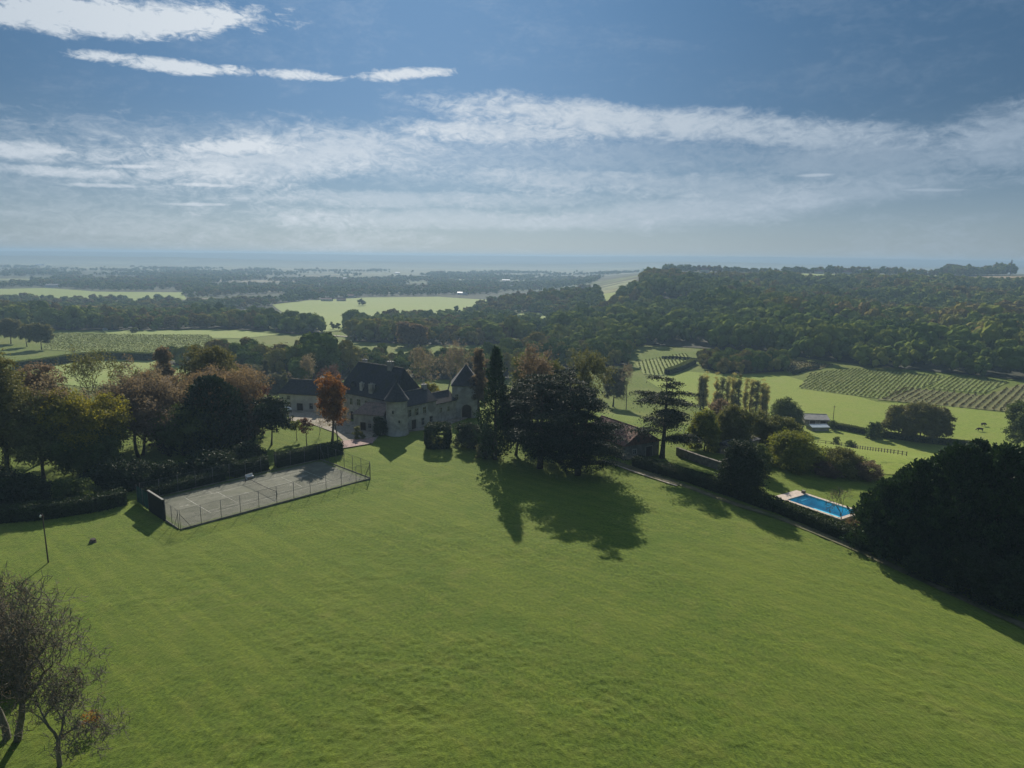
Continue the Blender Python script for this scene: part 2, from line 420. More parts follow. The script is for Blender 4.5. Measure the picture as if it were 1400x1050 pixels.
# grass, in several uses
def grass_mat(name, dark, light, dry, s=1.0, lawn=False):
    m, n = material(name)
    pos = n.n('ShaderNodeNewGeometry').outputs['Position']
    big = n.noise(pos, 0.035 * s, 4, 0.6, 0.5)
    mid = n.noise(pos, 0.33 * s, 5, 0.65)
    fin = n.noise(n.scale(pos, (1.0, 0.55, 1.0)), 2.6 * s, 5, 0.7)
    col = n.mix(n.rng(fin, 0.32, 0.68), dark, light)
    col = n.mix(n.m('MULTIPLY', n.rng(mid, 0.42, 0.72), 0.55), col, dry)
    col = n.mix(n.m('MULTIPLY', n.rng(big, 0.40, 0.66), 0.45), col, n.mix(0.5, dry, light))
    if lawn:   # faint mowing lanes left in the sward
        sp = n.n('ShaderNodeSeparateXYZ'); n.put(sp.inputs[0], pos)
        across = n.m('ADD', n.m('MULTIPLY', sp.outputs[0], 0.66), n.m('MULTIPLY', sp.outputs[1], 0.75))
        along = n.m('SUBTRACT', n.m('MULTIPLY', sp.outputs[0], 0.75), n.m('MULTIPLY', sp.outputs[1], 0.66))
        lane = n.noise(n.vec(n.m('MULTIPLY', across, 0.7), n.m('MULTIPLY', along, 0.035), 0.0), 1.0, 4, 0.6, 0.35)
        col = n.mix(n.m('MULTIPLY', n.rng(lane, 0.44, 0.62), 0.8), col, n.mix(1.0, col, (1.42, 1.28, 1.3), 'MULTIPLY'))
        worn = n.noise(pos, 0.075, 5, 0.7, 0.8)
        col = n.mix(n.m('MULTIPLY', n.rng(worn, 0.56, 0.70), 0.45), col, (0.145, 0.150, 0.038))
        col = n.mix(n.m('MULTIPLY', n.rng(worn, 0.44, 0.30), 0.5), col, (0.040, 0.092, 0.005))
    h = n.m('ADD', n.m('MULTIPLY', fin, 1.0), n.m('MULTIPLY', n.noise(pos, 7.0 * s, 3, 0.6), 0.4))
    h = n.m('ADD', h, n.m('MULTIPLY', mid, 0.7))
    b = finish(n, col, 0.95, h, 0.9, 0.28 if lawn else 0.3, 0.12, 0.0, 0.36 if lawn else 0.2)
    return m
M['lawn'] = grass_mat('lawn_grass', (0.024, 0.054, 0.003), (0.084, 0.134, 0.009), (0.112, 0.130, 0.022), 1.0, True)
M['meadow'] = grass_mat('meadow_grass', (0.115, 0.168, 0.020), (0.19, 0.238, 0.034), (0.205, 0.212, 0.052), 0.35)
M['pale_meadow'] = grass_mat('pale_meadow_grass', (0.150, 0.205, 0.050), (0.225, 0.275, 0.078), (0.23, 0.235, 0.088), 0.2)
M['vine_soil'] = grass_mat('vineyard_soil', (0.12, 0.165, 0.040), (0.19, 0.225, 0.065), (0.19, 0.18, 0.075), 0.3)
M['vine_soil_dry'] = grass_mat('dry_vineyard_soil', (0.10, 0.098, 0.042), (0.14, 0.13, 0.056), (0.135, 0.115, 0.062), 0.3)

def terrain_mat():
    m, n = material('terrain_ground')
    pos = n.n('ShaderNodeNewGeometry').outputs['Position']
    sp = n.n('ShaderNodeSeparateXYZ'); n.put(sp.inputs[0], pos)
    fin = n.noise(pos, 0.9, 5, 0.65); big = n.noise(pos, 0.02, 4, 0.6)
    near = n.mix(n.rng(fin, 0.3, 0.7), (0.065, 0.105, 0.012), (0.14, 0.18, 0.024))
    near = n.mix(n.m('MULTIPLY', n.rng(big, 0.4, 0.65), 0.5), near, (0.17, 0.17, 0.05))
    flat = n.vec(n.m('MULTIPLY', sp.outputs[0], 0.55), n.m('MULTIPLY', sp.outputs[1], 1.0), 0.0)
    wob = n.n('ShaderNodeVectorMath', operation='ADD'); n.put(wob.inputs[0], flat)
    nv = n.n('ShaderNodeTexNoise'); n.put(nv.inputs['Vector'], flat); nv.inputs['Scale'].default_value = 0.006
    sc = n.scale(nv.outputs[1], (90, 90, 0)); n.put(wob.inputs[1], sc)
    vo = n.n('ShaderNodeTexVoronoi'); n.put(vo.inputs['Vector'], wob.outputs[0]); vo.inputs['Scale'].default_value = 0.0052
    sc2 = n.n('ShaderNodeSeparateColor'); n.put(sc2.inputs[0], vo.outputs['Color'])
    patch = n.ramp(sc2.outputs[0], [(0, (0.04, 0.05, 0.025)), (0.2, (0.05, 0.06, 0.03)), (0.34, (0.11, 0.14, 0.045)), (0.46, (0.09, 0.085, 0.05)),
                                    (0.58, (0.045, 0.052, 0.028)), (0.70, (0.22, 0.25, 0.11)), (0.86, (0.24, 0.20, 0.14)), (1.0, (0.06, 0.07, 0.035))])
    patch = n.mix(n.m('MULTIPLY', n.rng(n.noise(n.scale(pos, (0.6, 1, 1)), 0.009, 5, 0.72), 0.42, 0.55), 0.85), patch, (0.035, 0.046, 0.024))
    patch = n.mix(n.m('MULTIPLY', n.rng(sp.outputs[1], 2600, 3800), 0.55), patch, (0.26, 0.27, 0.17))  # far valley floor coloured paler, standing in for pooled mist
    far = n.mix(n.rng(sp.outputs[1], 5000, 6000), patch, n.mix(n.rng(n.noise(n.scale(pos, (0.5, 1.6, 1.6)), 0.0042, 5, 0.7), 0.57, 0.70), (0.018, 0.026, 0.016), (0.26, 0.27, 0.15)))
    col = n.mix(n.rng(sp.outputs[1], 640, 900), near, far)
    finish(n, col, 0.97, n.noise(pos, 1.4, 4), 0.6, 0.25, 0.1)
    return m
M['terrain'] = terrain_mat()

def court_mat():
    m, n = material('court_surface')
    pos = n.n('ShaderNodeTexCoord').outputs['Object']
    a = n.noise(pos, 0.5, 6, 0.7, 0.6); b = n.noise(pos, 0.14, 4, 0.6)
    col = n.mix(n.rng(a, 0.3, 0.7), (0.088, 0.096, 0.068), (0.145, 0.150, 0.112))
    col = n.mix(n.rng(b, 0.5, 0.72), col, (0.115, 0.125, 0.08))
    col = n.mix(n.m('MULTIPLY', n.rng(n.noise(pos, 0.3, 5, 0.75), 0.58, 0.70), 0.75), col, (0.34, 0.33, 0.29))
    sp = n.n('ShaderNodeSeparateXYZ'); n.put(sp.inputs[0], pos)
    ex = n.m('MINIMUM', sp.outputs[0], n.m('SUBTRACT', 36.8, sp.outputs[0])); ey = n.m('MINIMUM', sp.outputs[1], n.m('SUBTRACT', 18.4, sp.outputs[1]))
    e = n.m('SUBTRACT', n.m('MINIMUM', ex, ey), n.m('MULTIPLY', n.noise(pos, 0.9, 5, 0.7), 2.6))
    col = n.mix(n.rng(e, 0.1, -0.9), col, (0.07, 0.10, 0.02))
    col = n.mix(n.m('MULTIPLY', n.rng(n.noise(pos, 0.22, 5, 0.7, 1.0), 0.54, 0.62), 0.5), col, (0.09, 0.10, 0.065))
    finish(n, col, 0.9, n.noise(pos, 8, 3), 0.2, 0.02)
    return m
M['court'] = court_mat()

def wire_mat():
    m, n = material('chain_link_wire')
    t = n.n('ShaderNodeBsdfTransparent'); d = n.n('ShaderNodeBsdfDiffuse'); d.inputs[0].default_value = (0.07, 0.08, 0.075, 1)
    ms = n.n('ShaderNodeMixShader')
    pos = n.n('ShaderNodeTexCoord').outputs['Object']
    sp = n.n('ShaderNodeSeparateXYZ'); n.put(sp.inputs[0], pos)
    q = n.m('ADD', sp.outputs[0], sp.outputs[1])
    f1 = n.m('LESS_THAN', n.m('FRACT', n.m('MULTIPLY', n.m('ADD', q, sp.outputs[2]), 16)), 0.07)
    f2 = n.m('LESS_THAN', n.m('FRACT', n.m('MULTIPLY', n.m('SUBTRACT', q, sp.outputs[2]), 16)), 0.07)
    n.put(ms.inputs[0], n.m('MAXIMUM', f1, f2))
    n.t.links.new(t.outputs[0], ms.inputs[1]); n.t.links.new(d.outputs[0], ms.inputs[2])
    o = n.n('ShaderNodeOutputMaterial'); n.t.links.new(ms.outputs[0], o.inputs[0])
    return m
M['wire'] = wire_mat()

def water_mat():
    m, n = material('pool_water')
    pos = n.n('ShaderNodeNewGeometry').outputs['Position']
    bp = n.n('ShaderNodeBump'); bp.inputs['Strength'].default_value = 0.25; bp.inputs['Distance'].default_value = 0.05
    n.put(bp.inputs['Height'], n.noise(pos, 1.8, 3))
    g = n.n('ShaderNodeBsdfGlossy'); g.inputs['Roughness'].default_value = 0.03; n.t.links.new(bp.outputs[0], g.inputs['Normal'])
    t = n.n('ShaderNodeBsdfTransparent'); t.inputs[0].default_value = (0.85, 0.97, 1.0, 1)
    fr = n.n('ShaderNodeFresnel'); fr.inputs[0].default_value = 1.33; n.t.links.new(bp.outputs[0], fr.inputs['Normal'])
    ms = n.n('ShaderNodeMixShader'); n.put(ms.inputs[0], n.m('MULTIPLY', fr.outputs[0], n.m('SUBTRACT', 1.0, n.n('ShaderNodeNewGeometry').outputs['Backfacing'])))
    n.t.links.new(t.outputs[0], ms.inputs[1]); n.t.links.new(g.outputs[0], ms.inputs[2])
    o = n.n('ShaderNodeOutputMaterial'); n.t.links.new(ms.outputs[0], o.inputs[0])
    return m
M['water'] = water_mat()

# ------------------------------------------------------------------ the land
# swimming pool, surveyed: three corners of the water
PA, PD = np.array([51.6, 123.2]), np.array([57.2, 114.6])
pu = (PD - PA) / np.linalg.norm(PD - PA); pw = np.array([-pu[1], pu[0]])
POOL_L, POOL_W = 10.5, 5.6
def pool_pt(a, b): return PA + pu * a + pw * b
pool_hole = [pool_pt(-0.2, -0.2), pool_pt(POOL_L + 0.2, -0.2), pool_pt(POOL_L + 0.2, POOL_W + 0.2), pool_pt(-0.2, POOL_W + 0.2)]

def build_terrain():
    th = np.concatenate([np.arange(-180, -46, 4.0), np.arange(-46, 46, 0.3), np.arange(46, 180, 4.0)])
    ths = np.radians(th); nt = len(th)
    r = [6.0]
    while r[-1] < 10300:
        r.append(r[-1] * 1.0155)
    r = np.array(r); nr = len(r)
    X = r[:, None] * np.sin(ths)[None]; Y = r[:, None] * np.cos(ths)[None]
    Z = height(X, Y)
    V = np.stack([X, Y, Z], -1).reshape(-1, 3)
    i, j = np.meshgrid(np.arange(nr - 1), np.arange(nt), indexing='ij')
    a = i * nt + j; b = i * nt + (j + 1) % nt
    F = np.stack([a, b, b + nt, a + nt], -1).reshape(-1, 4)[:, ::-1]
    V = np.concatenate([V, [[0, 0, gz(0, 0)]]]); c = len(V) - 1
    fan = np.stack([np.full(nt, c), np.arange(nt), (np.arange(nt) + 1) % nt], -1)[:, ::-1]
    # pool hole: push the ground down under the basin
    x, y = V[:, 0], V[:, 1]; rr = np.hypot(x, y); tt = np.degrees(np.arctan2(x, y))
    V[:, 2] -= 0.45 * sstep(47, 53, rr) * sstep(213, 206, rr) * sstep(-40.5, -38.5, tt) * sstep(41.5, 39.5, tt)
    ctr = pool_pt(POOL_L / 2, POOL_W / 2); q = np.abs((np.stack([x, y], -1) - ctr) @ np.stack([pu, pw], 1))
    V[(q[:, 0] < POOL_L / 2 + 2.2) & (q[:, 1] < POOL_W / 2 + 2.2), 2] -= 2.4
    return tag(emit('terrain', V, [F, fan], M['terrain'], smooth=True), kind='structure')
build_terrain()

def inpoly(px, py, poly):
    poly = np.asarray(poly); ins = np.zeros(px.shape, bool); j = len(poly) - 1
    for i in range(len(poly)):
        xi, yi = poly[i]; xj, yj = poly[j]
        c = ((yi > py) != (yj > py)) & (px < (xj - xi) * (py - yi) / (yj - yi + 1e-12) + xi)
        ins ^= c; j = i
    return ins

def drape(name, poly, mat, lift, step, kind='structure', hole=None):
    """a sheet cut to a world polygon and laid over the land (clean edges: bisected along the polygon)"""
    import bmesh
    poly = np.asarray(poly, float)
    x0, y0 = poly.min(0) - step; x1, y1 = poly.max(0) + step
    bm = bmesh.new()
    f = bm.faces.new([bm.verts.new((p[0], p[1], 0)) for p in poly])
    bmesh.ops.triangulate(bm, faces=[f])
    for ax, lo, hi in ((0, x0, x1), (1, y0, y1)):
        for c in np.arange(lo, hi, step):
            no = (1, 0, 0) if ax == 0 else (0, 1, 0); co = (c, 0, 0) if ax == 0 else (0, c, 0)
            bmesh.ops.bisect_plane(bm, geom=bm.verts[:] + bm.edges[:] + bm.faces[:], plane_co=co, plane_no=no)
    if hole is not None:
        bmesh.ops.delete(bm, geom=[q for q in bm.faces if inpoly(np.array([q.calc_center_median().x]), np.array([q.calc_center_median().y]), hole)[0]], context='FACES')
    bm.normal_update()
    for q in bm.faces:
        if q.normal.z < 0:
            q.normal_flip()
    vs = np.array([v.co[:] for v in bm.verts]); z = height(vs[:, 0], vs[:, 1]) + lift
    for v, zz in zip(bm.verts, z):
        v.co.z = zz
    me = bpy.data.meshes.new(name); bm.to_mesh(me); bm.free()
    for p in me.polygons: p.use_smooth = True
    me.materials.append(mat)
    o = bpy.data.objects.new(name, me); COL.objects.link(o)
    return tag(o, kind=kind)

def px_poly(pts):
    return [G(*p)[:2] for p in pts]

def build_lawn():
    """the sward: a fine sheet with real tussocks, dense where the camera is close, with the pool cut out"""
    th = np.radians(np.arange(-41, 42.01, 0.16))
    r = [46.0]
    while r[-1] < 215:
        r.append(r[-1] + max(0.11, 0.0026 * r[-1] * r[-1] / 60))
    r = np.array(r)
    X = r[:, None] * np.sin(th)[None]; Y = r[:, None] * np.cos(th)[None]
    Z = height(X, Y)
    tus = 0.10 * (vnoise(X / 0.42, Y / 0.42, 11) ** 2) + 0.12 * (vnoise(X / 1.1, Y / 0.8, 12) - 0.4) + 0.16 * (vnoise(X / 3.3, Y / 3.0, 13) - 0.5)
    coarse = 0.35 + 0.9 * sstep(0.45, 0.75, vnoise(X / 11, Y / 9, 14)) + 0.5 * sstep(90, 55, r)[:, None]
    Z = Z + tus * coarse * 0.8 - 0.03
    V = np.stack([X, Y, Z], -1).reshape(-1, 3)
    nr, nt = X.shape
    i, j = np.meshgrid(np.arange(nr - 1), np.arange(nt - 1), indexing='ij')
    a = (i * nt + j).ravel(); F = np.stack([a + nt, a + nt + 1, a + 1, a], -1)
    cen = V[F].mean(1)
    F = F[~inpoly(cen[:, 0], cen[:, 1], pool_hole)]
    return tag(emit('lawn', V, F, M['lawn'], smooth=True), kind='structure')
build_lawn()

# ------------------------------------------------------------------ tree makers
def unit(v):
    return v / (np.linalg.norm(v, axis=-1, keepdims=True) + 1e-9)

def cards(rng, C, size, up=0.25, asp=0.6, out=None):
    """leaf sprays: one rhombus at each centre"""
    n = len(C); size = np.broadcast_to(size, (n,)) * rng.uniform(0.65, 1.35, n)
    N = rng.normal(size=(n, 3)) + np.array([0, 0, up])
    if out is not None: N = N + out
    N = unit(N)
    T = unit(np.cross(N, rng.normal(size=(n, 3)))); B = np.cross(N, T)
    s = size[:, None]
    V = np.stack([C + T * s, C + B * s * asp, C - T * s, C - B * s * asp], 1).reshape(-1, 3)
    return V, np.arange(n * 4).reshape(-1, 4)

def lobes_of(rng, n, shape):
    """sub-crowns of a tree in unit space: x, y within -1..1, z 0..1; each a centre and (level, upright) radii"""
    L = []
    for i in range(n):
        f = (i + 0.5) / n
        if shape == 'round':
            zz = 0.20 + 0.60 * f; prof = math.sqrt(max(0.08, 1 - (1.7 * (zz - 0.46)) ** 2))
        elif shape == 'bush':
            zz = 0.10 + 0.66 * f; prof = math.sqrt(max(0.10, 1 - (0.98 * zz) ** 2))
        elif shape == 'cone':
            zz = 0.10 + 0.76 * f; prof = 1.0 - 0.82 * f
        else:  # column
            zz = 0.10 + 0.76 * f; prof = 0.95 - 0.45 * f
        a = i * 2.39996 + rng.uniform(-0.5, 0.5)
        off = prof * rng.uniform(0.42, 0.68)
        rad = rng.uniform(0.34, 0.50) * (0.5 + 0.5 * prof)
        if shape == 'column': off *= 0.7; rad *= 1.1
        L.append((np.array([math.cos(a) * off, math.sin(a) * off, zz]), rad, (0.55 if shape != 'column' else 0.3) * rad))
    L.append((np.array([rng.uniform(-.12, .12), rng.uniform(-.12, .12), 0.80]), 0.40 if shape != 'cone' else 0.16, 0.19))
    return L

def crown_geo(rng, L, sc, z0, clumps, per, rc, leaf, flat=0.75, up=0.25, fill=0.35, boxy=0.0, dome=0.5):
    """leaf clumps over the sub-crowns; sc scales unit space to metres, z0 is the foot of the crown"""
    sc = np.asarray(sc, float)
    w_ = np.array([r_ ** 2 for _, r_, _ in L]); w_ /= w_.sum()
    pick = rng.choice(len(L), clumps, p=w_)
    cen = np.array([c for c, _, _ in L])[pick]; rad = np.array([(r_, r_, z_) for _, r_, z_ in L])[pick]
    d = unit(rng.normal(size=(clumps, 3)) + np.array([0, 0, 0.30]))
    k = np.where(rng.random(clumps) < fill, rng.uniform(0.2, 0.8, clumps), rng.uniform(0.82, 1.10, clumps))
    K = cen + d * rad * k[:, None]
    if boxy:
        u = rng.uniform(-1, 1, (clumps, 3)); ax = rng.integers(0, 3, clumps)
        u[np.arange(clumps), ax] = np.where(rng.random(clumps) < 0.5, -1, 1) * rng.uniform(0.9, 1, clumps)
        nrm = (np.abs(u) ** 5).sum(1) ** (1 / 5); u = u / nrm[:, None]
        K = u * np.array([0.94, 0.94, 0.47]) + np.array([0, 0, 0.5]); d = unit(u)
    K = K * sc + np.array([0, 0, z0])
    tone = np.clip(rng.normal(0.42, 0.26, clumps), 0, 1)
    n = clumps * per
    off = rng.normal(size=(n, 3)) * rc * np.array([0.62, 0.62, 0.62 * flat])
    C = np.repeat(K, per, 0) + off
    V, F = cards(rng, C, leaf, up, 0.62, np.repeat(d, per, 0) * dome)
    t = np.clip(np.repeat(tone, per) + rng.normal(0, 0.12, n), 0, 1)
    return V, F, np.repeat(t, 4), K

def limb(g, a, b, r0, r1, rng, k=5, sag=0.12, n=5):
    a, b = np.asarray(a, float), np.asarray(b, float)
    L_ = np.linalg.norm(b - a); t = np.linspace(0, 1, n)[:, None]
    mid = rng.normal(size=3) * L_ * sag; mid[2] = abs(mid[2]) * 0.6 - L_ * 0.05
    P_ = a * (1 - t) + b * t + mid * np.sin(t * math.pi)
    g.tube(P_, r0 + (r1 - r0) * np.linspace(0, 1, n), k, cap=False)

def trunk_geo(rng, H, base, L, K, r0):
    """L: sub-crown centres and radii in metres, K: leaf clumps"""
    g = Geo()
    top = np.array([rng.uniform(-.03, .03) * H, rng.uniform(-.03, .03) * H, base + (H - base) * 0.62])
    n = 7; t = np.linspace(0, 1, n)[:, None]
    P_ = np.array([0, 0, -0.3]) * (1 - t) + top * t + np.sin(t * math.pi) * rng.normal(size=3) * 0.025 * H * np.array([1, 1, 0])
    rr = r0 * (1.0 - 0.78 * t[:, 0]); rr[0] *= 1.35
    g.tube(P_, rr, 8)
    for c, rad in L:
        f = np.clip((c[2] - rad * 0.9) / max(top[2], 1e-3), 0.25, 0.97)
        s = np.array([np.interp(f, t[:, 0], P_[:, i]) for i in range(3)])
        limb(g, s, c, r0 * 0.42 * (1.15 - 0.6 * f), r0 * 0.12, rng)
        if len(K):
            near = K[np.linalg.norm(K - c, axis=1) < rad * 1.15]
            for k_ in near[:5]:
                limb(g, c, k_, r0 * 0.12, r0 * 0.03, rng, 3, 0.15, 3)
    return g

def broadleaf(seed, H, Rx, mat, base=0.14, shape='round', clumps=None, per=None, leaf=0.2, rc=None, lobes=10, r0=None, fill=0.35, flat=0.7, parent=None, dens=1.05, boxy=0.0):
    rng = np.random.default_rng(seed)
    L = lobes_of(rng, lobes, shape); hc = H * (1 - base)
    area = 4 * math.pi * ((Rx * Rx * 2 * (hc / 2) ** 1.0 * Rx) / (Rx * 3) + Rx * Rx / 3)
    n = int(np.clip(dens * area / (1.24 * leaf ** 2), 300, 30000))
    rc = rc or 0.105 * Rx + 0.16
    per = 22 if n < 1500 else 52
    clumps = max(16, n // per)
    V, F, t, K = crown_geo(rng, L, (Rx, Rx, hc), H * base, clumps, per, rc, leaf, flat, fill=fill, boxy=boxy)
    V[:, 2] = np.maximum(V[:, 2], 0.05)
    g = trunk_geo(rng, H, H * base, [(c * np.array([Rx, Rx, hc]) + np.array([0, 0, H * base]), r_ * min(Rx, hc)) for c, r_, z_ in L], K, r0 or H * 0.020)
    kid(g.obj('trunk', M['bark'], parent, True)); kid(emit('crown', V, F, M[mat], parent, {'tone': t}))

def bare_tree(seed, H, Rx, mat, parent, depth=5, leaf=0.14, nleaf=2500, r0=None, stems=1, spread=0.62, keep=1.0, first=0.28, rmin=0.022, bushy=0.5):
    """a nearly leafless tree: forking limbs down to twigs, a thin scatter of leaves at the tips"""
    rng = np.random.default_rng(seed)
    g = Geo(); tips = []; Vt, Ft, nt = [], [], 0
    r0 = r0 or H * 0.020
    def grow(p, d, ln, r, lev):
        n = 4 if lev < 3 else 3
        q = [p]; dd = d.copy()
        for i in range(n - 1):
            dd = unit(dd + rng.normal(size=3) * 0.16 + np.array([0, 0, 0.05 if lev < 3 else -0.02]))
            q.append(q[-1] + dd * ln / (n - 1))
        q = np.array(q); r1 = r * 0.66
        r, r1 = max(r, rmin), max(r1, rmin)
        g.tube(q, np.linspace(r, r1, n), 7 if lev == 0 else (5 if lev < 3 else 3), cap=False)
        if lev >= depth:
            tips.append(q[-1]); tips.append(q[-2]); return
        m = 3 if lev in (0, 1) else (3 if rng.random() < bushy else 2)
        for k in range(m):
            a = rng.uniform(0, 2 * math.pi) if lev else k * 2.1 + rng.uniform(-.4, .4)
            side = unit(np.cross(dd, unit(rng.normal(size=3))))
            nd = unit(dd * (1 - spread * 0.62) + side * spread * rng.uniform(0.7, 1.2) + np.array([0, 0, 0.16]))
            st = q[-1] if k < 2 else q[rng.integers(max(1, n - 2), n)]
            grow(st, nd, ln * rng.uniform(0.62, 0.86), r1 * rng.uniform(0.62, 0.85), lev + 1)
        if lev >= 1 and rng.random() < 0.6:
            side = unit(rng.normal(size=3)); grow(q[1], unit(dd * 0.5 + side * 0.7), ln * 0.5, r1 * 0.45, min(depth, lev + 2))
    for s in range(stems):
        a = s * 2.4 + rng.uniform(0, 1); lean = 0.0 if stems == 1 else 0.32
        grow(np.array([0.3 * math.cos(a) * (stems > 1), 0.3 * math.sin(a) * (stems > 1), -0.3]), unit(np.array([math.cos(a) * lean, math.sin(a) * lean, 1.0])), H * first, r0, 0)
    V = np.concatenate(g.V)
    top = np.percentile(V[:, 2], 99.5); rad = np.percentile(np.hypot(V[:, 0], V[:, 1]), 97)
    sz, sr = H / top, Rx / rad
    sc = np.array([sr, sr, sz])
    g.V = [v * sc for v in g.V]; tips = np.array(tips) * sc
    kid(g.obj('trunk', M['twig'], parent, True))
    if nleaf:
        C = tips[rng.integers(0, len(tips), nleaf)] + rng.normal(size=(nleaf, 3)) * 0.4
        V, F = cards(rng, C, leaf)
        kid(emit('crown', V, F, M[mat], parent, {'tone': np.repeat(rng.random(nleaf), 4)}))

def cedar(seed, H, Rx, parent, tiers=11, start=0.12, per=130, top_flat=True, leaf=0.20, lean=0.0, mat='cedar', stems=1):
    """tiered flat plates of needles on level boughs"""
    rng = np.random.default_rng(seed)
    g = Geo(); Cs, tones = [], []
    for s in range(stems):
        a0 = rng.uniform(0, 6.28); ln = 0.16 * (stems > 1) + lean
        ht = H * (1.0 if s == 0 else rng.uniform(0.78, 0.95))
        tp = np.array([math.cos(a0) * ln * ht, math.sin(a0) * ln * ht, ht * 0.97])
        t = np.linspace(0, 1, 9)[:, None]
        tr = np.array([0, 0, -0.3]) * (1 - t) + tp * t
        tr[:, :2] += (np.sin(t * 2.6) * rng.normal(size=2) * 0.25)
        r0 = H * 0.030 / stems ** 0.5
        rr = r0 * (1 - 0.86 * t[:, 0]); rr[0] *= 1.3
        g.tube(tr, rr, 9)
        for i in range(tiers):
            f = start + (1 - start) * ((i + rng.uniform(0.1, 0.9)) / tiers) ** 0.92
            prof = (1.0 - 0.62 * max(0, f - 0.35) ** 1.3) if top_flat else (1.0 - f) ** 0.75 + 0.06
            prof *= 0.55 + 0.45 * min(1, (f - start + 0.12) / 0.3)
            if f > 0.93: prof *= 0.62
            base = np.array([np.interp(f, t[:, 0], tr[:, q]) for q in range(3)])
            nb = rng.integers(2, 5)
            for b in range(nb):
                a = rng.uniform(0, 6.283); L_ = Rx * prof * rng.uniform(0.42, 1.22) / (1 if stems == 1 else 1.25)
                rise = rng.uniform(0.00, 0.16) * L_
                end = base + np.array([math.cos(a) * L_, math.sin(a) * L_, rise])
                q = np.linspace(0, 1, 5)[:, None]
                path = base * (1 - q) + end * q; path[:, 2] += np.sin(q[:, 0] * math.pi) * L_ * 0.07
                g.tube(path, np.linspace(r0 * 0.30 * (1.1 - f * 0.7), 0.03, 5), 4, cap=False)
                for u in np.arange(0.35, 1.01, 0.17):
                    c = base * (1 - u) + end * u; c[2] += math.sin(u * math.pi) * L_ * 0.07 + 0.12
                    wd = L_ * 0.225 * rng.uniform(0.6, 1.2) * (1.2 - 0.6 * u); m = int(per * wd * wd * 1.2) + 10
                    C = c + rng.normal(size=(m, 3)) * np.array([wd, wd, 0.13 + 0.05 * wd])
                    C[:, 2] -= 0.12 * ((C[:, 0] - c[0]) ** 2 + (C[:, 1] - c[1]) ** 2) / (wd + .2)
                    Cs.append(C); tones.append(np.clip(rng.normal(rng.uniform(0.2, 0.7), 0.15, m), 0, 1))
    C = np.concatenate(Cs); tn = np.concatenate(tones)
    V, F = cards(rng, C, leaf, 1.1, 0.5)
    kid(g.obj('trunk', M['bark'], parent, True)); kid(emit('crown', V, F, M[mat], parent, {'tone': np.repeat(tn, 4)}))

def conifer(seed, H, Rx, parent, mat='cypress', sprays=900, per=14, leaf=0.24, power=0.8, low=0.03, ragged=0.25):
    """dense cypress: upswept sprays all over a pointed body"""
    rng = np.random.default_rng(seed)
    f = rng.random(sprays) ** 1.15
    a = rng.uniform(0, 6.283, sprays)
    prof = (1 - f) ** power * 0.92 + 0.05
    prof = prof * (0.6 + 0.4 * np.minimum(1, f / 0.12 + 0.3)) * (1 + ragged * (vnoise(a * 2.2 + 9, f * 9 + seed % 7, seed % 50) - 0.45) * 1.4)
    rad = Rx * prof * np.where(rng.random(sprays) < 0.3, rng.uniform(0.3, 0.85, sprays), rng.uniform(0.85, 1.08, sprays))
    base = np.stack([np.cos(a) * rad, np.sin(a) * rad, low * H + f * H * (0.97 - low)], -1)
    d = unit(np.stack([np.cos(a) * 0.55, np.sin(a) * 0.55, np.full(sprays, 1.0)], -1) + rng.normal(size=(sprays, 3)) * 0.2)
    ln = (0.055 * H + 0.35) * rng.uniform(0.5, 1.4, sprays) * (0.55 + 0.45 * (1 - f))
    u = rng.random((sprays, per))
    C = base[:, None] + d[:, None] * (u * ln[:, None])[..., None] + rng.normal(size=(sprays, per, 3)) * (0.30 * (1 - u * 0.75))[..., None] * min(1, Rx / 3)
    C = C.reshape(-1, 3)
    out = np.repeat(d, per, 0)
    n = len(C); s = leaf * rng.uniform(0.7, 1.3, n)[:, None]
    T = unit(out + rng.normal(size=(n, 3)) * 0.35); B = unit(np.cross(T, rng.normal(size=(n, 3))))
    V = np.stack([C + T * s, C + B * s * .5, C - T * s, C - B * s * .5], 1).reshape(-1, 3)
    tn = np.repeat(np.clip(rng.normal(0.4, 0.25, sprays), 0, 1), per)
    g = Geo(); t = np.linspace(0, 1, 6)
    g.tube(np.stack([t * 0, t * 0, -0.3 + t * H * 0.93], -1), H * 0.018 * (1.1 - t), 7)
    for k in rng.integers(0, sprays, 60):
        g.tube([[0, 0, max(0.2, base[k, 2] - 0.5)], base[k] * 0.5 + np.array([0, 0, base[k, 2] * 0.45]), base[k] + d[k] * 0.2], [0.06, 0.04, 0.02], 3, cap=False)
    kid(g.obj('trunk', M['bark'], parent, True)); kid(emit('crown', V, np.arange(n * 4).reshape(-1, 4), M[mat], parent, {'tone': np.repeat(tn, 4)}))

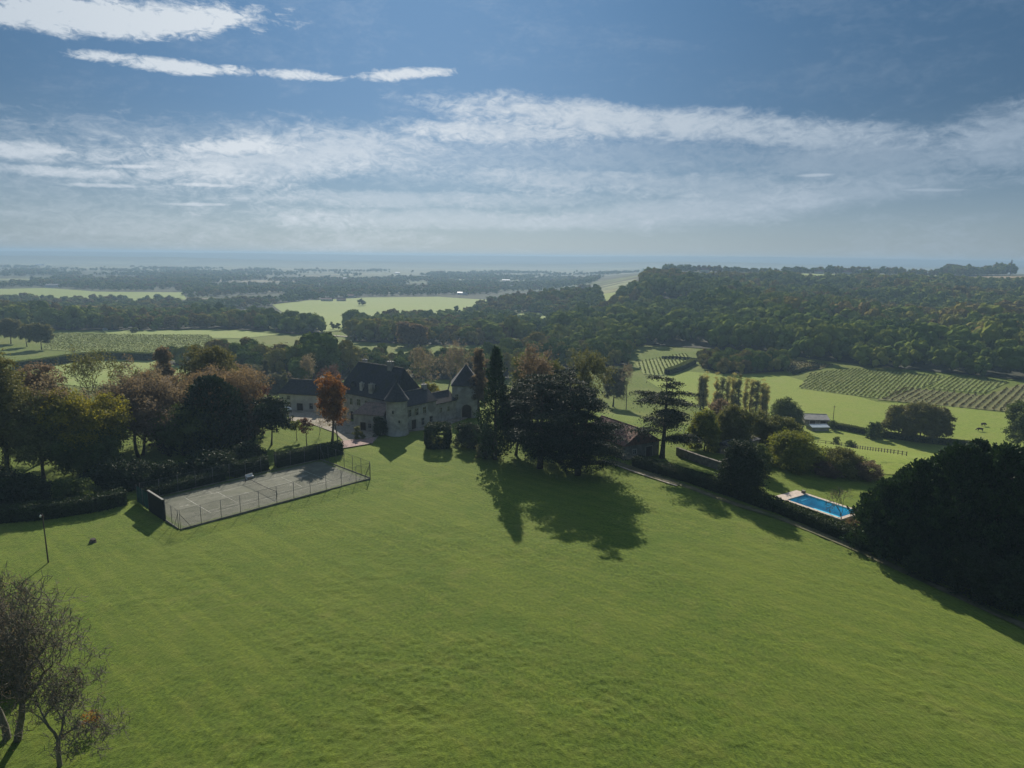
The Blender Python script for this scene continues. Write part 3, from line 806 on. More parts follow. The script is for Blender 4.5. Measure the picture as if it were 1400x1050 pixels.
def hedge(name, label, cat, pts, width, hgt, mat='hedge', dens=60, leaf=0.13, group=None, round_=0.0, parts=True):
    """a clipped hedge along a line: a body of leaves with slightly uneven faces"""
    rng = np.random.default_rng(abs(hash(label)) % 1000 if False else sum(map(ord, label)))
    pts = np.asarray(pts, float); o = np.array([pts[0][0], pts[0][1], gz(*pts[0])])
    root = empty(name, o, 0, label, cat, group)
    seg = np.linalg.norm(np.diff(pts, axis=0), axis=1); cum = np.concatenate([[0], np.cumsum(seg)]); tot = cum[-1]
    def along(s):
        x = np.interp(s, cum, pts[:, 0]); y = np.interp(s, cum, pts[:, 1])
        i = np.clip(np.searchsorted(cum, s, side='right') - 1, 0, len(seg) - 1)
        d = np.diff(pts, axis=0)[i] / seg[i][..., None]
        return x, y, d
    # solid dark core added inside the leaves to block light
    ns = max(2, int(tot / 1.2)); s = np.linspace(0.05, tot - 0.05, ns)
    x, y, d = along(s); z = height(x, y)
    hw = width * 0.43 - 0.10
    ring = []
    for (a, b) in ((-1, 0), (-1.0, 0.86), (-0.72, 0.95), (0.72, 0.95), (1.0, 0.86), (1, 0)):
        jit = rng.uniform(-.12, .12, ns) * width * 0.5
        ring.append(np.stack([x - d[:, 1] * (hw * a + jit), y + d[:, 0] * (hw * a + jit), z + hgt * b * 0.90 - 0.12 + 0.06 * hgt * rng.normal(size=ns) * (b > 0)], -1))
    Vb = np.stack(ring, 1) - o; k = 6
    Fb = [(i * k + j, i * k + j + 1, (i + 1) * k + j + 1, (i + 1) * k + j) for i in range(ns - 1) for j in range(k - 1)]
    Fb += [tuple(range(k)), tuple(range((ns - 1) * k, ns * k))[::-1]]
    # leaves over top, sides, ends
    area_s, area_t = tot * hgt, tot * width
    n = int((2 * area_s + area_t) * dens)
    s = rng.uniform(0, tot, n); x, y, d = along(s); z = height(x, y)
    face = rng.random(n); pt = area_t / (2 * area_s + area_t)
    top = face < pt; sgn = np.where(rng.random(n) < 0.5, -1, 1)
    wav = 0.12 * (vnoise(s / 1.3, s * 0 + 2, 4) - 0.5) + 0.22 * (vnoise(s / 4.5, s * 0 + 5, 5) - 0.5)
    off = np.where(top, rng.uniform(-1, 1, n) * width * 0.5, sgn * (width * 0.5 + wav + rng.normal(0, 0.06, n)))
    zz = np.where(top, hgt + wav + rng.normal(0, 0.07, n), hgt * rng.random(n))
    C = np.stack([x - d[:, 1] * off, y + d[:, 0] * off, z + zz], -1) - o
    V, F = cards(rng, C, leaf, 0.3)
    tn = np.repeat(np.clip(vnoise(s / 1.1, zz * 1.5 + off, 9) * 0.7 + rng.normal(0.12, 0.12, n), 0, 1), 4)
    nb = ns * k
    kid(emit('stem', Vb.reshape(-1, 3), Fb, M['hedge_core'], root)); kid(emit('foliage', V, F, M[mat], root, {'tone': tn}))
    return root
M['hedge_core'] = surface('hedge_stems', (0.016, 0.026, 0.010), (0.034, 0.048, 0.018), 2, 1.0, 0.6, 0.1)

# --- place trees from survey measurements: (kind, x px, base px, top px, width px, leaf, label, options)
def spot(px, base, top, wd):
    x, y, mpp = G(px, base)
    return x, y, (base - top) * mpp * 1.035, wd * mpp * 0.5
TSEED = [100]
def plant(kind, px, foot, top, wd, mat, name, label, cat='tree', group=None, **kw):
    x, y, H, Rx = spot(px, foot, top, wd)
    TSEED[0] += 7
    root = empty(name, (x, y, gz(x, y) - 0.05), 0, label, cat, group)
    sd = TSEED[0]
    if kind == 'broad' and name.split('_')[-1] in ('bush', 'shrub', 'clump', 'ball') or name in ('laurel_tree', 'thicket_tree'):
        kw['shape'] = 'bush'; kw['base'] = 0.01
    if kind == 'broad' and mat in ('russet', 'brown', 'plum') and 'dens' not in kw: kw['dens'] = 0.6
    if kind == 'broad': broadleaf(sd, H, Rx, mat, parent=root, **kw)
    elif kind == 'bare': bare_tree(sd, H, Rx, mat, root, **kw)
    elif kind == 'cedar': cedar(sd, H, Rx, root, **kw)
    elif kind == 'conifer': conifer(sd, H, Rx, root, mat, **kw)
    return root

# ------------------------------------------------------------------ fields, tracks, vineyards
drape('meadow', px_poly([(884, 520), (940, 508), (985, 512), (1040, 512), (1075, 514), (1200, 550), (1300, 556), (1400, 568), (1480, 572), (1500, 650), (1380, 640), (1240, 650), (1150, 646), (1075, 600), (985, 566), (925, 545)]), M['meadow'], 0.10, 8)
drape('pale_meadow', px_poly([(372, 417), (420, 411), (500, 407), (600, 406), (690, 411), (650, 424), (560, 436), (505, 452), (440, 454), (418, 440)]), M['pale_meadow'], 0.5, 30)
drape('left_meadow', px_poly([(40, 520), (60, 500), (100, 488), (200, 488), (240, 500), (330, 500), (330, 530), (120, 530)]), M['pale_meadow'], 0.15, 12)
drape('field_beyond_wood', px_poly([(-60, 397), (60, 394), (130, 399), (250, 400), (255, 410), (90, 412), (-60, 410)]), M['pale_meadow'], 0.6, 40)
drape('knoll_meadow', px_poly([(812, 404), (872, 397), (880, 402), (850, 424), (826, 424)]), M['pale_meadow'], 0.4, 25)
drape('glade_meadow', px_poly([(700, 432), (728, 424), (748, 431), (742, 446), (712, 448)]), M['pale_meadow'], 0.4, 20)
drape('band_meadow', px_poly([(140, 452), (330, 452), (380, 458), (330, 463), (150, 459)]), M['pale_meadow'], 0.25, 16)

def vineyard(name, poly_px, ang, gap, mat, soil, hgt=1.3, dens=2.6):
    poly = px_poly(poly_px)
    drape(name + '_ground', poly, M[soil], 0.25, 12)
    rng = np.random.default_rng(len(name) * 31)
    P_ = np.array(poly); c = P_.mean(0); u = np.array([math.sin(ang), math.cos(ang)]); v = np.array([u[1], -u[0]])
    rel = P_ - c; smax = np.abs(rel @ u).max(); tmax = np.abs(rel @ v).max()
    t = np.arange(-tmax, tmax, gap); s_ = np.arange(-smax, smax, 1 / dens)
    T_, S_ = np.meshgrid(t, s_); T_ = T_.ravel() + rng.normal(0, 0.16, T_.size); S_ = S_.ravel() + rng.normal(0, 0.15, S_.size)
    x = c[0] + u[0] * S_ + v[0] * T_; y = c[1] + u[1] * S_ + v[1] * T_
    k = inpoly(x, y, poly) & (rng.random(len(x)) < 0.9); x, y = x[k], y[k]
    C = np.stack([x, y, height(x, y) + 0.25 + hgt * rng.uniform(0.35, 0.9, len(x))], -1)
    V, F = cards(rng, C, 0.50, 0.1)
    tag(emit(name, V, F, M[mat], None, {'tone': np.repeat(rng.random(len(x)), 4)}), kind='stuff')
vineyard('left_vineyard', [(72, 457), (285, 459), (300, 470), (262, 494), (200, 488), (120, 482), (60, 478)], R(22), 3.2, 'vine', 'vine_soil', 1.2, 1.9)
vineyard('upper_vineyard', [(1108, 511), (1165, 504), (1292, 515), (1262, 530), (1208, 546), (1150, 539), (1092, 531)], R(36), 2.0, 'vine', 'vine_soil', 0.45)
vineyard('corner_vineyard', [(1268, 531), (1297, 515), (1378, 523), (1346, 538)], R(41), 2.2, 'vine', 'vine_soil', 0.45)
vineyard('brown_vineyard', [(1199, 547), (1231, 530), (1346, 541), (1404, 524), (1450, 528), (1450, 572), (1385, 564)], R(42), 3.0, 'vine_brown', 'vine_soil_dry', 0.7)
vineyard('small_vineyard', [(868, 497), (935, 484), (946, 491), (925, 505), (905, 514), (880, 512)], R(8), 2.4, 'vine', 'vine_soil')
vineyard('rusty_vineyard', [(1060, 492), (1140, 500), (1112, 507), (1078, 510)], R(48), 2.4, 'vine_brown', 'vine_soil_dry')

def strip(name, pts, width, mat, lift, step=3.0):
    pts = np.asarray(pts, float); d = np.gradient(pts, axis=0); d /= np.linalg.norm(d, axis=1)[:, None]; nrm = np.stack([-d[:, 1], d[:, 0]], -1)
    L = pts + nrm * width / 2; Rr = pts - nrm * width / 2
    return drape(name, np.concatenate([L, Rr[::-1]]), mat, lift, step)
drive = px_poly([(832, 629), (880, 646), (935, 664), (1000, 688), (1060, 707), (1110, 726), (1160, 747), (1215, 772), (1280, 802), (1420, 866)])
strip('gravel_track', drive, 1.7, M['track'], 0.13)
strip('pale_verge', [(p[0] - 1.5, p[1] - 0.5) for p in drive[:3]], 0.6, M['gravel'], 0.17)
drape('courtyard_gravel', px_poly([(395, 556), (420, 556), (500, 585), (520, 594), (512, 604), (470, 604), (458, 592), (425, 580), (395, 575)]), M['gravel'], 0.14, 4)
drape('flower_bed', px_poly([(466, 604), (512, 599), (510, 607), (468, 614)]), M['petal'], 0.22, 2)
drape('house_terrace', px_poly([(520, 596), (600, 586), (640, 572), (640, 566), (590, 575), (515, 590)]), M['gravel'], 0.14, 4)
strip('lane', px_poly([(1093, 577), (1140, 583), (1200, 594), (1300, 604)]), 3.0, M['road'], 0.25, 6)
strip('field_road', px_poly([(448, 459), (480, 461), (520, 463), (570, 468)]), 6.0, M['gravel'], 0.5, 20)
drape('left_drive', px_poly([(-40, 640), (8, 640), (16, 690), (-40, 700)]), M['road'], 0.14, 4)

# ------------------------------------------------------------------ tennis court
CA, CB = np.array([-53.1, 105.2]), np.array([-27.9, 132.2])
cu = (CB - CA) / np.linalg.norm(CB - CA); cang = math.atan2(cu[1], cu[0]); CL, CW = 36.8, 18.4
court_root = tag(Geo().box(0, CL, 0, CW, -0.4, 0.14).obj('tennis_court', M['court'], None, loc=(CA[0], CA[1], 0)), kind='structure')
court_root.rotation_euler.z = cang
ln = Geo(); ox, oy = (CL - 23.77) / 2, (CW - 10.97) / 2
def line(x0, x1, y0, y1): ln.box(x0, x1, y0, y1, 0.13, 0.146)
X0, X1, Y0, Y1 = ox, ox + 23.77, oy, oy + 10.97
line(X0, X1, Y0, Y0 + .09); line(X0, X1, Y1 - .09, Y1); line(X0, X0 + .12, Y0 + .09, Y1 - .09); line(X1 - .12, X1, Y0 + .09, Y1 - .09)
line(X0 + .12, X1 - .12, Y0 + 1.37, Y0 + 1.45); line(X0 + .12, X1 - .12, Y1 - 1.45, Y1 - 1.37)
line(X0 + 5.48, X0 + 5.57, Y0 + 1.45, Y1 - 1.45); line(X1 - 5.57, X1 - 5.48, Y0 + 1.45, Y1 - 1.45); line(X0 + 5.57, X1 - 5.57, CW / 2 - .04, CW / 2 + .04)
ln.obj('court_line', M['line'], court_root)

def at_court(name, label, cat, x=0, y=0):
    p = CA + cu * x + np.array([-cu[1], cu[0]]) * y
    return empty(name, (p[0], p[1], 0.14), cang, label, cat)
def fence_run(root, x0, y0, x1, y1, n, h, wire=True, brace=()):
    for i in range(n):
        f = i / (n - 1); x, y = x0 + (x1 - x0) * f, y0 + (y1 - y0) * f
        Geo().tube([(x, y, -0.3), (x, y, h)], 0.045, 6).obj('post', M['metal'], root, True)
        if i in brace:
            ux, uy = (x1 - x0), (y1 - y0); l_ = math.hypot(ux, uy); ux, uy = ux / l_, uy / l_
            s = 1 if i == 0 else -1
            Geo().tube([(x, y, h * 0.8), (x + s * ux * 1.7, y + s * uy * 1.7, 0)], 0.035, 5).obj('brace', M['metal'], root)
    ang = math.atan2(y1 - y0, x1 - x0); L = math.hypot(x1 - x0, y1 - y0)
    k = Geo().box(0.05, L - 0.05, -0.05, 0.05, -0.14, 0.16).obj('kickboard', M['stone_dark'], root); k.location = (x0, y0, 0); k.rotation_euler.z = ang
    for zz, nm in ((h - 0.03, 'rail'), (h * 0.5, 'rail')):
        r_ = Geo().tube([(0, 0, zz), (L, 0, zz)], 0.016, 4).obj(nm, M['metal'], root); r_.location = (x0, y0, 0); r_.rotation_euler.z = ang
    if wire:
        wv = emit('wire_mesh', [(0, 0, .16), (L, 0, .16), (L, 0, h), (0, 0, h)], [(0, 1, 2, 3)], M['wire'], root); wv.location = (x0, y0, 0); wv.rotation_euler.z = ang
fr = at_court('court_fence', 'tall chain-link fence of thin posts along the lawn side of the tennis court', 'fence')
fence_run(fr, 0, 0, CL, 0, 12, 3.3, True, (0, 11))
fr = at_court('court_fence', 'tall chain-link fence closing the house end of the tennis court', 'fence')
fence_run(fr, CL + .12, 0.3, CL + .12, CW, 7, 3.5, True, (0, 6))
fr = at_court('court_fence', 'chain-link fence along the hedge side of the tennis court, in shade', 'fence')
fence_run(fr, CL - .4, CW + .12, 0.4, CW + .12, 12, 3.3, True)
fr = at_court('court_fence', 'short braced chain-link panel between practice wall and near court corner', 'fence')
fence_run(fr, -.12, 0.4, -.12, 5.7, 3, 3.3, True, (0,))
pwl = at_court('practice_wall', 'black practice wall standing at the end of the tennis court', 'wall')
Geo().box(-.3, -.08, 6.0, 12.6, -0.3, 3.45).obj('panel', M['black'], pwl)
Geo().box(-.36, -.02, 5.94, 12.66, 3.45, 3.6).obj('top_rail', M['metal'], pwl)
for yy in (6.2, 9.3, 12.4): Geo().box(-.08, .12, yy - .06, yy + .06, -0.1, 3.4).obj('post', M['metal'], pwl)
wb = at_court('windbreak', 'green windbreak netting on posts beside the black practice wall', 'windbreak')
V = [(-.15 + .05 * math.sin(i * 1.7), 12.75 + i * 0.56, z) for i in range(11) for z in (0.05, 1.6, 3.0)]
emit('netting', V, [(i * 3 + j, i * 3 + 3 + j, i * 3 + 4 + j, i * 3 + 1 + j) for i in range(10) for j in range(2)], M['cloth'], wb)
for yy in (12.85, 15.6, 18.3): Geo().tube([(-.2, yy, -.3), (-.2, yy, 3.2)], 0.045, 6).obj('post', M['metal'], wb, True)
net = at_court('tennis_net', 'sagging tennis net across the middle of the court', 'net', CL / 2, 0)
V = [(0, Y0 - .6 + i * (12.2 / 12), z) for i in range(13) for z in (0.04, 0.93 + 0.15 * (abs(i - 6) / 6) ** 2)]
emit('netting', V, [(i * 2, i * 2 + 2, i * 2 + 3, i * 2 + 1) for i in range(12)], M['wire'], net)
Geo().tube([(0, Y0 - .6 + i * (12.2 / 12), 0.95 + 0.15 * (abs(i - 6) / 6) ** 2) for i in range(13)], 0.045, 5).obj('headband', M['black'], net)
for yy in (Y0 - .65, Y1 + .65): Geo().tube([(0, yy, -.1), (0, yy, 1.15)], 0.06, 7).obj('post', M['metal'], net, True)
bn = at_court('garden_bench', 'small white bench in the shade by the court hedge', 'bench', 20.0, CW - 1.6)
bn.rotation_euler.z = cang + 0.1
Geo().box(-.8, .8, -.25, .25, .42, .47).obj('seat', M['white'], bn); Geo().box(-.8, .8, .22, .27, .52, .92).obj('backrest', M['white'], bn)
for sx in (-.7, .7): Geo().box(sx - .04, sx + .04, -.22, .22, -0.02, .42).obj('leg', M['white'], bn)
x, y, mp = G(66, 769)
lp = empty('lamp_post', (x, y, gz(x, y)), 0, 'tall thin metal lamp post standing alone on the lawn left of the practice wall', 'lamp post')
Geo().tube([(0, 0, -.4), (0, 0, 0.4), (-0.02, 0, 4), (-.05, 0, 7.3)], [0.11, 0.10, 0.08, 0.06], 8).obj('pole', M['timber'], lp, True)
Geo().box(-.3, .2, -.04, .04, 6.95, 7.03).obj('bracket', M['timber'], lp)
Geo().tube([(-.34, 0, 6.86), (-.34, 0, 6.98), (-.34, 0, 7.14), (-.34, 0, 7.2)], [0.12, 0.14, 0.10, 0.03], 8).obj('lamp_head', M['white'], lp, True)
x, y, mp = G(127, 741)
st = Geo(); a = np.linspace(0, 2 * math.pi, 10)[:-1]
st.tube([(0, 0, -.2), (0, 0, .08), (.02, .02, .35), (.05, 0, .5), (.05, 0, .52)], [.62, .5, .40, .38, .05], 10)
st.tube([(.2, -.1, .1), (.75, -.3, -.05)], [.16, .05], 6); st.tube([(-.2, -.1, .12), (-.7, .2, -.05)], [.16, .05], 6)
sto = tag(st.obj('tree_stump', M['bark'], None, False, (x, y, gz(x, y))), 'low dark tree stump on the grass between lamp post and practice wall', 'stump')

# ------------------------------------------------------------------ swimming pool
zp = gz(*PA) + 0.10
prt = empty('swimming_pool', (PA[0], PA[1], zp), math.atan2(pu[1], pu[0]), 'rectangular blue swimming pool with pale stone surround behind the hedge', 'swimming pool')
cp = Geo()
def frame_boxes(g, a0, a1, b0, b1, c0, c1, d0, d1, z0, z1):
    g.box(a0, a1, b0, c0, z0, z1); g.box(a0, a1, d0, b1, z0, z1); g.box(a0, c1, c0, d0, z0, z1); g.box(d1, a1, c0, d0, z0, z1)
cp.box(-2.4, POOL_L + .7, -.7, 0, -.25, .06); cp.box(-2.4, POOL_L + .7, POOL_W, POOL_W + .7, -.25, .06); cp.box(-2.4, 0, 0, POOL_W, -.25, .06); cp.box(POOL_L, POOL_L + .7, 0, POOL_W, -.25, .06)
cp.obj('coping', M['coping'], prt)
bs = Geo(); d = 1.5
bs.add([(0, 0, -.05), (POOL_L, 0, -.05), (POOL_L, POOL_W, -.05), (0, POOL_W, -.05), (0, 0, -d), (POOL_L, 0, -d), (POOL_L, POOL_W, -d), (0, POOL_W, -d)],
       [(4, 5, 6, 7), (0, 4, 7, 3), (1, 2, 6, 5), (0, 1, 5, 4), (3, 7, 6, 2)])
bs.box(0.02, 0.9, POOL_W * .55, POOL_W - .02, -d, -.45); bs.box(0.9, 1.3, POOL_W * .55, POOL_W - .02, -d, -.8)
bs.obj('basin', M['basin'], prt)
emit('water', [(0, 0, -.16), (POOL_L, 0, -.16), (POOL_L, POOL_W, -.16), (0, POOL_W, -.16)], [(0, 1, 2, 3)], M['water'], prt)
ld = Geo()
for yy in (2.4, 2.95): ld.tube([(POOL_L - .1, yy, -.9), (POOL_L - .1, yy, .5), (POOL_L + .15, yy, .75), (POOL_L + .45, yy, .6), (POOL_L + .5, yy, .05)], .03, 6)
for zz in (-.3, -.6): ld.box(POOL_L - .14, POOL_L - .06, 2.4, 2.95, zz, zz + .03)
ld.obj('ladder', M['metal'], prt)
bx = Geo().box(-1.0, -.4, POOL_W + .1, POOL_W + .6, .06, .5).box(-1.05, -.35, POOL_W + .05, POOL_W + .65, .5, .55)
bx.obj('pump_box', M['stone_dark'], prt)

# ------------------------------------------------------------------ buildings
def rect_window(root, face, s, z, wd, ht, off, kind='window', shutters=False):
    """face: 'f' front (y=0), 'b0' x=0 end, 'b1' x=L end;  frame proud of the wall, dark pane set back in it"""
    def bx(g, s0, s1, p0, p1, z0, z1):
        if face == 'f': g.box(s0, s1, -p1, -p0, z0, z1)
        elif face == 'b0': g.box(-p1, -p0, s0, s1, z0, z1)
        else: g.box(off + p0, off + p1, s0, s1, z0, z1)
    g = Geo(); t = 0.16
    bx(g, s - wd / 2 - t, s - wd / 2, -.05, .10, z - t, z + ht + t); bx(g, s + wd / 2, s + wd / 2 + t, -.05, .10, z - t, z + ht + t)
    bx(g, s - wd / 2, s + wd / 2, -.05, .10, z + ht, z + ht + t); bx(g, s - wd / 2, s + wd / 2, -.05, .13, z - t, z)
    fr_ = g.obj(kind, M['trim'], root)
    p = Geo(); bx(p, s - wd / 2, s + wd / 2, -.05, .02, z, z + ht); p.obj('pane' if kind == 'window' else 'leaf', M['glass'] if kind == 'window' else M['timber'], fr_)
    if kind == 'window':
        b = Geo(); bx(b, s - .03, s + .03, .021, .05, z, z + ht); bx(b, s - wd / 2, s - .03, .021, .05, z + ht * .55, z + ht * .55 + .05); bx(b, s + .03, s + wd / 2, .021, .05, z + ht * .55, z + ht * .55 + .05)
        b.obj('glazing_bar', M['shutter'], fr_)
    if shutters:
        for sg in (-1, 1):
            q = Geo(); c = s + sg * (wd / 2 + t + wd * .27); bx(q, c - wd * .25, c + wd * .25, .0, .06, z, z + ht); q.obj('shutter', M['shutter'], fr_)

def building(name, label, cat, corner, u, L, Wd, zw, zr, hip0, hip1, wall, roof, windows=(), chimneys=(), over=0.35, z0=None, group=None):
    u = np.asarray(u, float); u /= np.linalg.norm(u)
    z0 = gz(corner[0], corner[1]) if z0 is None else z0
    root = empty(name, (corner[0], corner[1], z0), math.atan2(u[1], u[0]), label, cat, group)
    g = Geo(); g.box(0, L, 0, Wd, -2.5, zw)
    gz_ = zw + (zr - zw) * 0.985
    if hip0 == 0: g.add([(0, .02, zw), (0, Wd - .02, zw), (0, Wd / 2, gz_), (.3, .02, zw), (.3, Wd - .02, zw), (.3, Wd / 2, gz_)], [(0, 2, 1), (3, 4, 5), (0, 3, 5, 2), (1, 2, 5, 4)])
    if hip1 == 0: g.add([(L, .02, zw), (L, Wd - .02, zw), (L, Wd / 2, gz_), (L - .3, .02, zw), (L - .3, Wd - .02, zw), (L - .3, Wd / 2, gz_)], [(0, 1, 2), (3, 5, 4), (0, 2, 5, 3), (1, 4, 5, 2)])
    g.obj('wall', M[wall], root)
    r = Geo(); sl = (zr - zw) / (Wd / 2); ze = zw - over * sl * 0.6
    o0 = over if hip0 else 0.2; o1 = over if hip1 else 0.2
    e0, e1 = -o0, L + o1
    th = 0.16
    top = [(e0, -over, ze + th), (e1, -over, ze + th), (e1, Wd + over, ze + th), (e0, Wd + over, ze + th), (hip0 if hip0 else e0, Wd / 2, zr + th), (L - hip1 if hip1 else e1, Wd / 2, zr + th)]
    bot = [(a, b, c - th) for a, b, c in top]
    F = [(0, 1, 5, 4), (2, 3, 4, 5), (3, 0, 4), (1, 2, 5), (6, 10, 11, 7), (8, 11, 10, 9), (9, 10, 6), (7, 11, 8), (0, 6, 7, 1), (1, 7, 8, 2), (2, 8, 9, 3), (3, 9, 6, 0)]
    r.add(top + bot, F)
    ro = r.obj('roof', M[roof], root)
    rt = Geo(); rt.tube([top[4], top[5]], 0.14, 6); rt.obj('ridge_tile', M['stone_dark'] if roof == 'slate' else M[roof], ro)
    for (cx, cy, cz, sx, sy, ht) in chimneys:
        ch = Geo().box(cx - sx, cx + sx, cy - sy, cy + sy, cz - 2.5, cz + ht).box(cx - sx - .08, cx + sx + .08, cy - sy - .08, cy + sy + .08, cz + ht, cz + ht + .18)
        ch.tube([(cx - sx * .4, cy, cz + ht + .15), (cx - sx * .4, cy, cz + ht + .55)], .13, 6); ch.tube([(cx + sx * .4, cy, cz + ht + .15), (cx + sx * .4, cy, cz + ht + .5)], .13, 6)
        ch.obj('chimney', M['stone'], ro)
    for wv in windows:
        rect_window(root, wv[0], wv[1], wv[2], wv[3], wv[4], L, *(wv[5:] if len(wv) > 5 else ()))
    return root

house = building('manor_house', 'large stone manor house with tall steep dark slate hipped roof behind the orange tree', 'house', (-47.5, 186.0), (0.80, -0.60), 22, 11, 7.3, 14.8, 2.2, 2.2, 'stone', 'slate',
    [('f', 2.5, 4.2, 1.0, 1.7), ('f', 5.2, 4.2, 1.0, 1.7), ('f', 8.2, 4.4, 1.3, 1.6), ('f', 11.2, 4.4, 1.0, 1.6), ('f', 2.5, .9, 1.0, 2.0), ('f', 5.4, 0, 1.2, 2.3, 'door'), ('f', 15, 4.4, 1.0, 1.6), ('b0', 3.0, 4.2, .9, 1.6), ('b0', 7.5, 4.2, .9, 1.6)],
    [(15.2, 5.2, 14.2, .8, .55, 2.0), (8.6, .9, 8.0, .5, .4, 2.2), (12.6, .8, 8.0, .75, .5, 2.4), (2.4, 7.5, 12.6, .5, .5, 2.6)])
# dormer on the front roof slope
dm = Geo().box(4.2, 5.8, .9, 3.2, 7.6, 9.4); dm.add([(4.0, .7, 9.35), (6.0, .7, 9.35), (5.0, .7, 10.5), (4.0, 4.2, 9.35), (6.0, 4.2, 9.35), (5.0, 4.2, 10.5)], [(0, 1, 2), (3, 5, 4), (0, 2, 5, 3), (1, 4, 5, 2), (0, 3, 4, 1)])
dm.obj('dormer', M['slate'], house)
building('house_wing', 'long pale stone wing with a row of windows running back from the round tower', 'house', (-26.6, 171.0), (0.62, 0.78), 10.5, 7, 6.4, 9.2, 2.0, 0, 'stone', 'slate',
    [('f', 1.0, 3.6, .9, 1.7), ('f', 3.5, 3.6, 1.0, 1.7), ('f', 6.2, 3.6, 1.0, 1.7, 'window', True), ('f', 2.4, 0, 1.6, 2.5, 'door'), ('f', 5.6, .6, 1.0, 1.8), ('f', 8.6, .6, 1.0, 1.8)], [(9.6, 3.5, 9.0, .6, .5, 1.2)])
building('gatehouse_range', 'low stone range with slate roof between the long wing and the gate pavilion', 'house', (-20.3, 179.6), (0.62, 0.78), 8.0, 6, 5.2, 7.4, 0, 0, 'stone', 'slate',
    [('f', 2.0, 2.6, .8, 1.2), ('f', 5.0, 2.6, .8, 1.2)])
gt = building('gate_pavilion', 'square stone gate pavilion with pointed slate roof and dark arched doorway', 'pavilion', (-16.4, 186.0), (1.0, 0.06), 7.6, 7.6, 9.2, 14.2, 3.7, 3.7, 'stone', 'slate',
    [('f', 1.3, 5.2, .8, 1.4), ('f', 6.3, 5.2, .8, 1.4)])
g = Geo(); N_ = 10; cx, wd, zs = 4.0, 1.35, 2.4
arc = [(cx - wd, -.04, 0), (cx - wd, -.04, zs)] + [(cx - wd * math.cos(math.pi * i / N_), -.04, zs + wd * math.sin(math.pi * i / N_)) for i in range(1, N_)] + [(cx + wd, -.04, zs), (cx + wd, -.04, 0)]
n = len(arc); g.add(arc + [(a, .3, c) for a, b, c in arc], [tuple(range(n)), tuple(range(n, 2 * n))[::-1]] + [(i, i + n, (i + 1) % n + n, (i + 1) % n) for i in range(n)])
dr = g.obj('door', M['timber'], gt)
path = [(cx - (wd + .15) , -.08, 0), (cx - (wd + .15), -.08, zs)] + [(cx - (wd + .15) * math.cos(math.pi * i / N_), -.08, zs + (wd + .15) * math.sin(math.pi * i / N_)) for i in range(1, N_)] + [(cx + wd + .15, -.08, zs), (cx + wd + .15, -.08, 0)]
Geo().tube(path, 0.20, 4).obj('arch_surround', M['trim'], dr)
building('house_annex', 'low stone annex with weathered pink tiled roof left of the round tower', 'house', (-40.2, 171.4), (0.97, -0.22), 8.2, 6, 4.3, 6.6, 2.2, 0, 'stone', 'tile_grey',
    [('f', 5.9, 2.2, .9, 1.5, 'window', True), ('f', 2.6, 0, 1.5, 2.2, 'door'), ('f', 4.4, .8, .8, 1.2)])
building('outbuilding', 'long pale outbuilding with dark roof behind the orange tree and white car', 'house', (-67.5, 196.5), (0.97, -0.20), 18, 7, 5.2, 8.6, 2.0, 0, 'render', 'slate',
    [('f', 3, 1.0, 1.0, 1.6), ('f', 6.5, 0, 1.8, 2.4, 'door'), ('f', 10, 1.0, 1.0, 1.6), ('f', 3, 3.4, .8, 1.0), ('f', 13.5, 0, 1.4, 2.2, 'door'), ('f', 16, 1, 1.0, 1.5)], [(12, 3.5, 8.0, .5, .4, 1.6)])
tx, ty = -28.6, 168.0
tw = empty('round_tower', (tx, ty, 0), 0, 'round stone tower with dark conical roof at the near corner of the manor', 'tower')
kk = 28; prof = [(3.0, -2.5), (2.95, .2), (2.72, 1.2), (2.62, 3), (2.60, 8.3), (2.74, 8.35), (2.78, 8.7), (1.5, 8.75)]
def lathe(prof, kk):
    V = [(r_ * math.cos(2 * math.pi * j / kk), r_ * math.sin(2 * math.pi * j / kk), z) for r_, z in prof for j in range(kk)]
    return V, [(i * kk + j, i * kk + (j + 1) % kk, (i + 1) * kk + (j + 1) % kk, (i + 1) * kk + j) for i in range(len(prof) - 1) for j in range(kk)]
emit('wall', *lathe(prof, kk), M['stone'], tw)
rf = emit('roof', *lathe([(2.4, 8.74), (3.15, 8.72), (3.1, 8.86), (2.3, 9.9), (1.2, 11.6), (.1, 13.3), (.0, 13.35)], kk), M['slate'], tw)
Geo().tube([(0, 0, 13.2), (0, 0, 14.1)], [.08, .02], 6).obj('finial', M['metal'], rf)
for aa, zz in ((-1.75, 5.6), (-1.2, 3.2)):
    o = Geo().box(-.32, .32, -.12, .06, 0, .95).obj('window', M['trim'], tw); o.location = (2.62 * math.cos(aa), 2.62 * math.sin(aa), zz); o.rotation_euler.z = aa + math.pi / 2
    Geo().box(-.2, .2, -.135, -.1, .12, .83).obj('pane', M['glass'], o)
building('tiled_barn', 'stone barn with reddish clay tiled roof behind the right-hand cedar', 'barn', (33.6, 152.2), (-0.5, 0.866), 15, 10, 3.3, 6.3, 0, 0, 'stone_dark', 'tile', [('b0', 3.0, 0, 1.8, 2.3, 'door'), ('b0', 7.2, 1.1, .9, 1.0)], z0=0)
building('garden_shed', 'long low dark shed with flat mossy roof behind the clipped shrub clump', 'shed', (49.6, 152.2), (0.8, 0.6), 11.5, 4.2, 2.3, 2.75, 0, 0, 'stone_dark', 'slate', [('f', 3, 0, 1.6, 1.9, 'door')], z0=-.3)
x, y, mp = G(1100, 582)
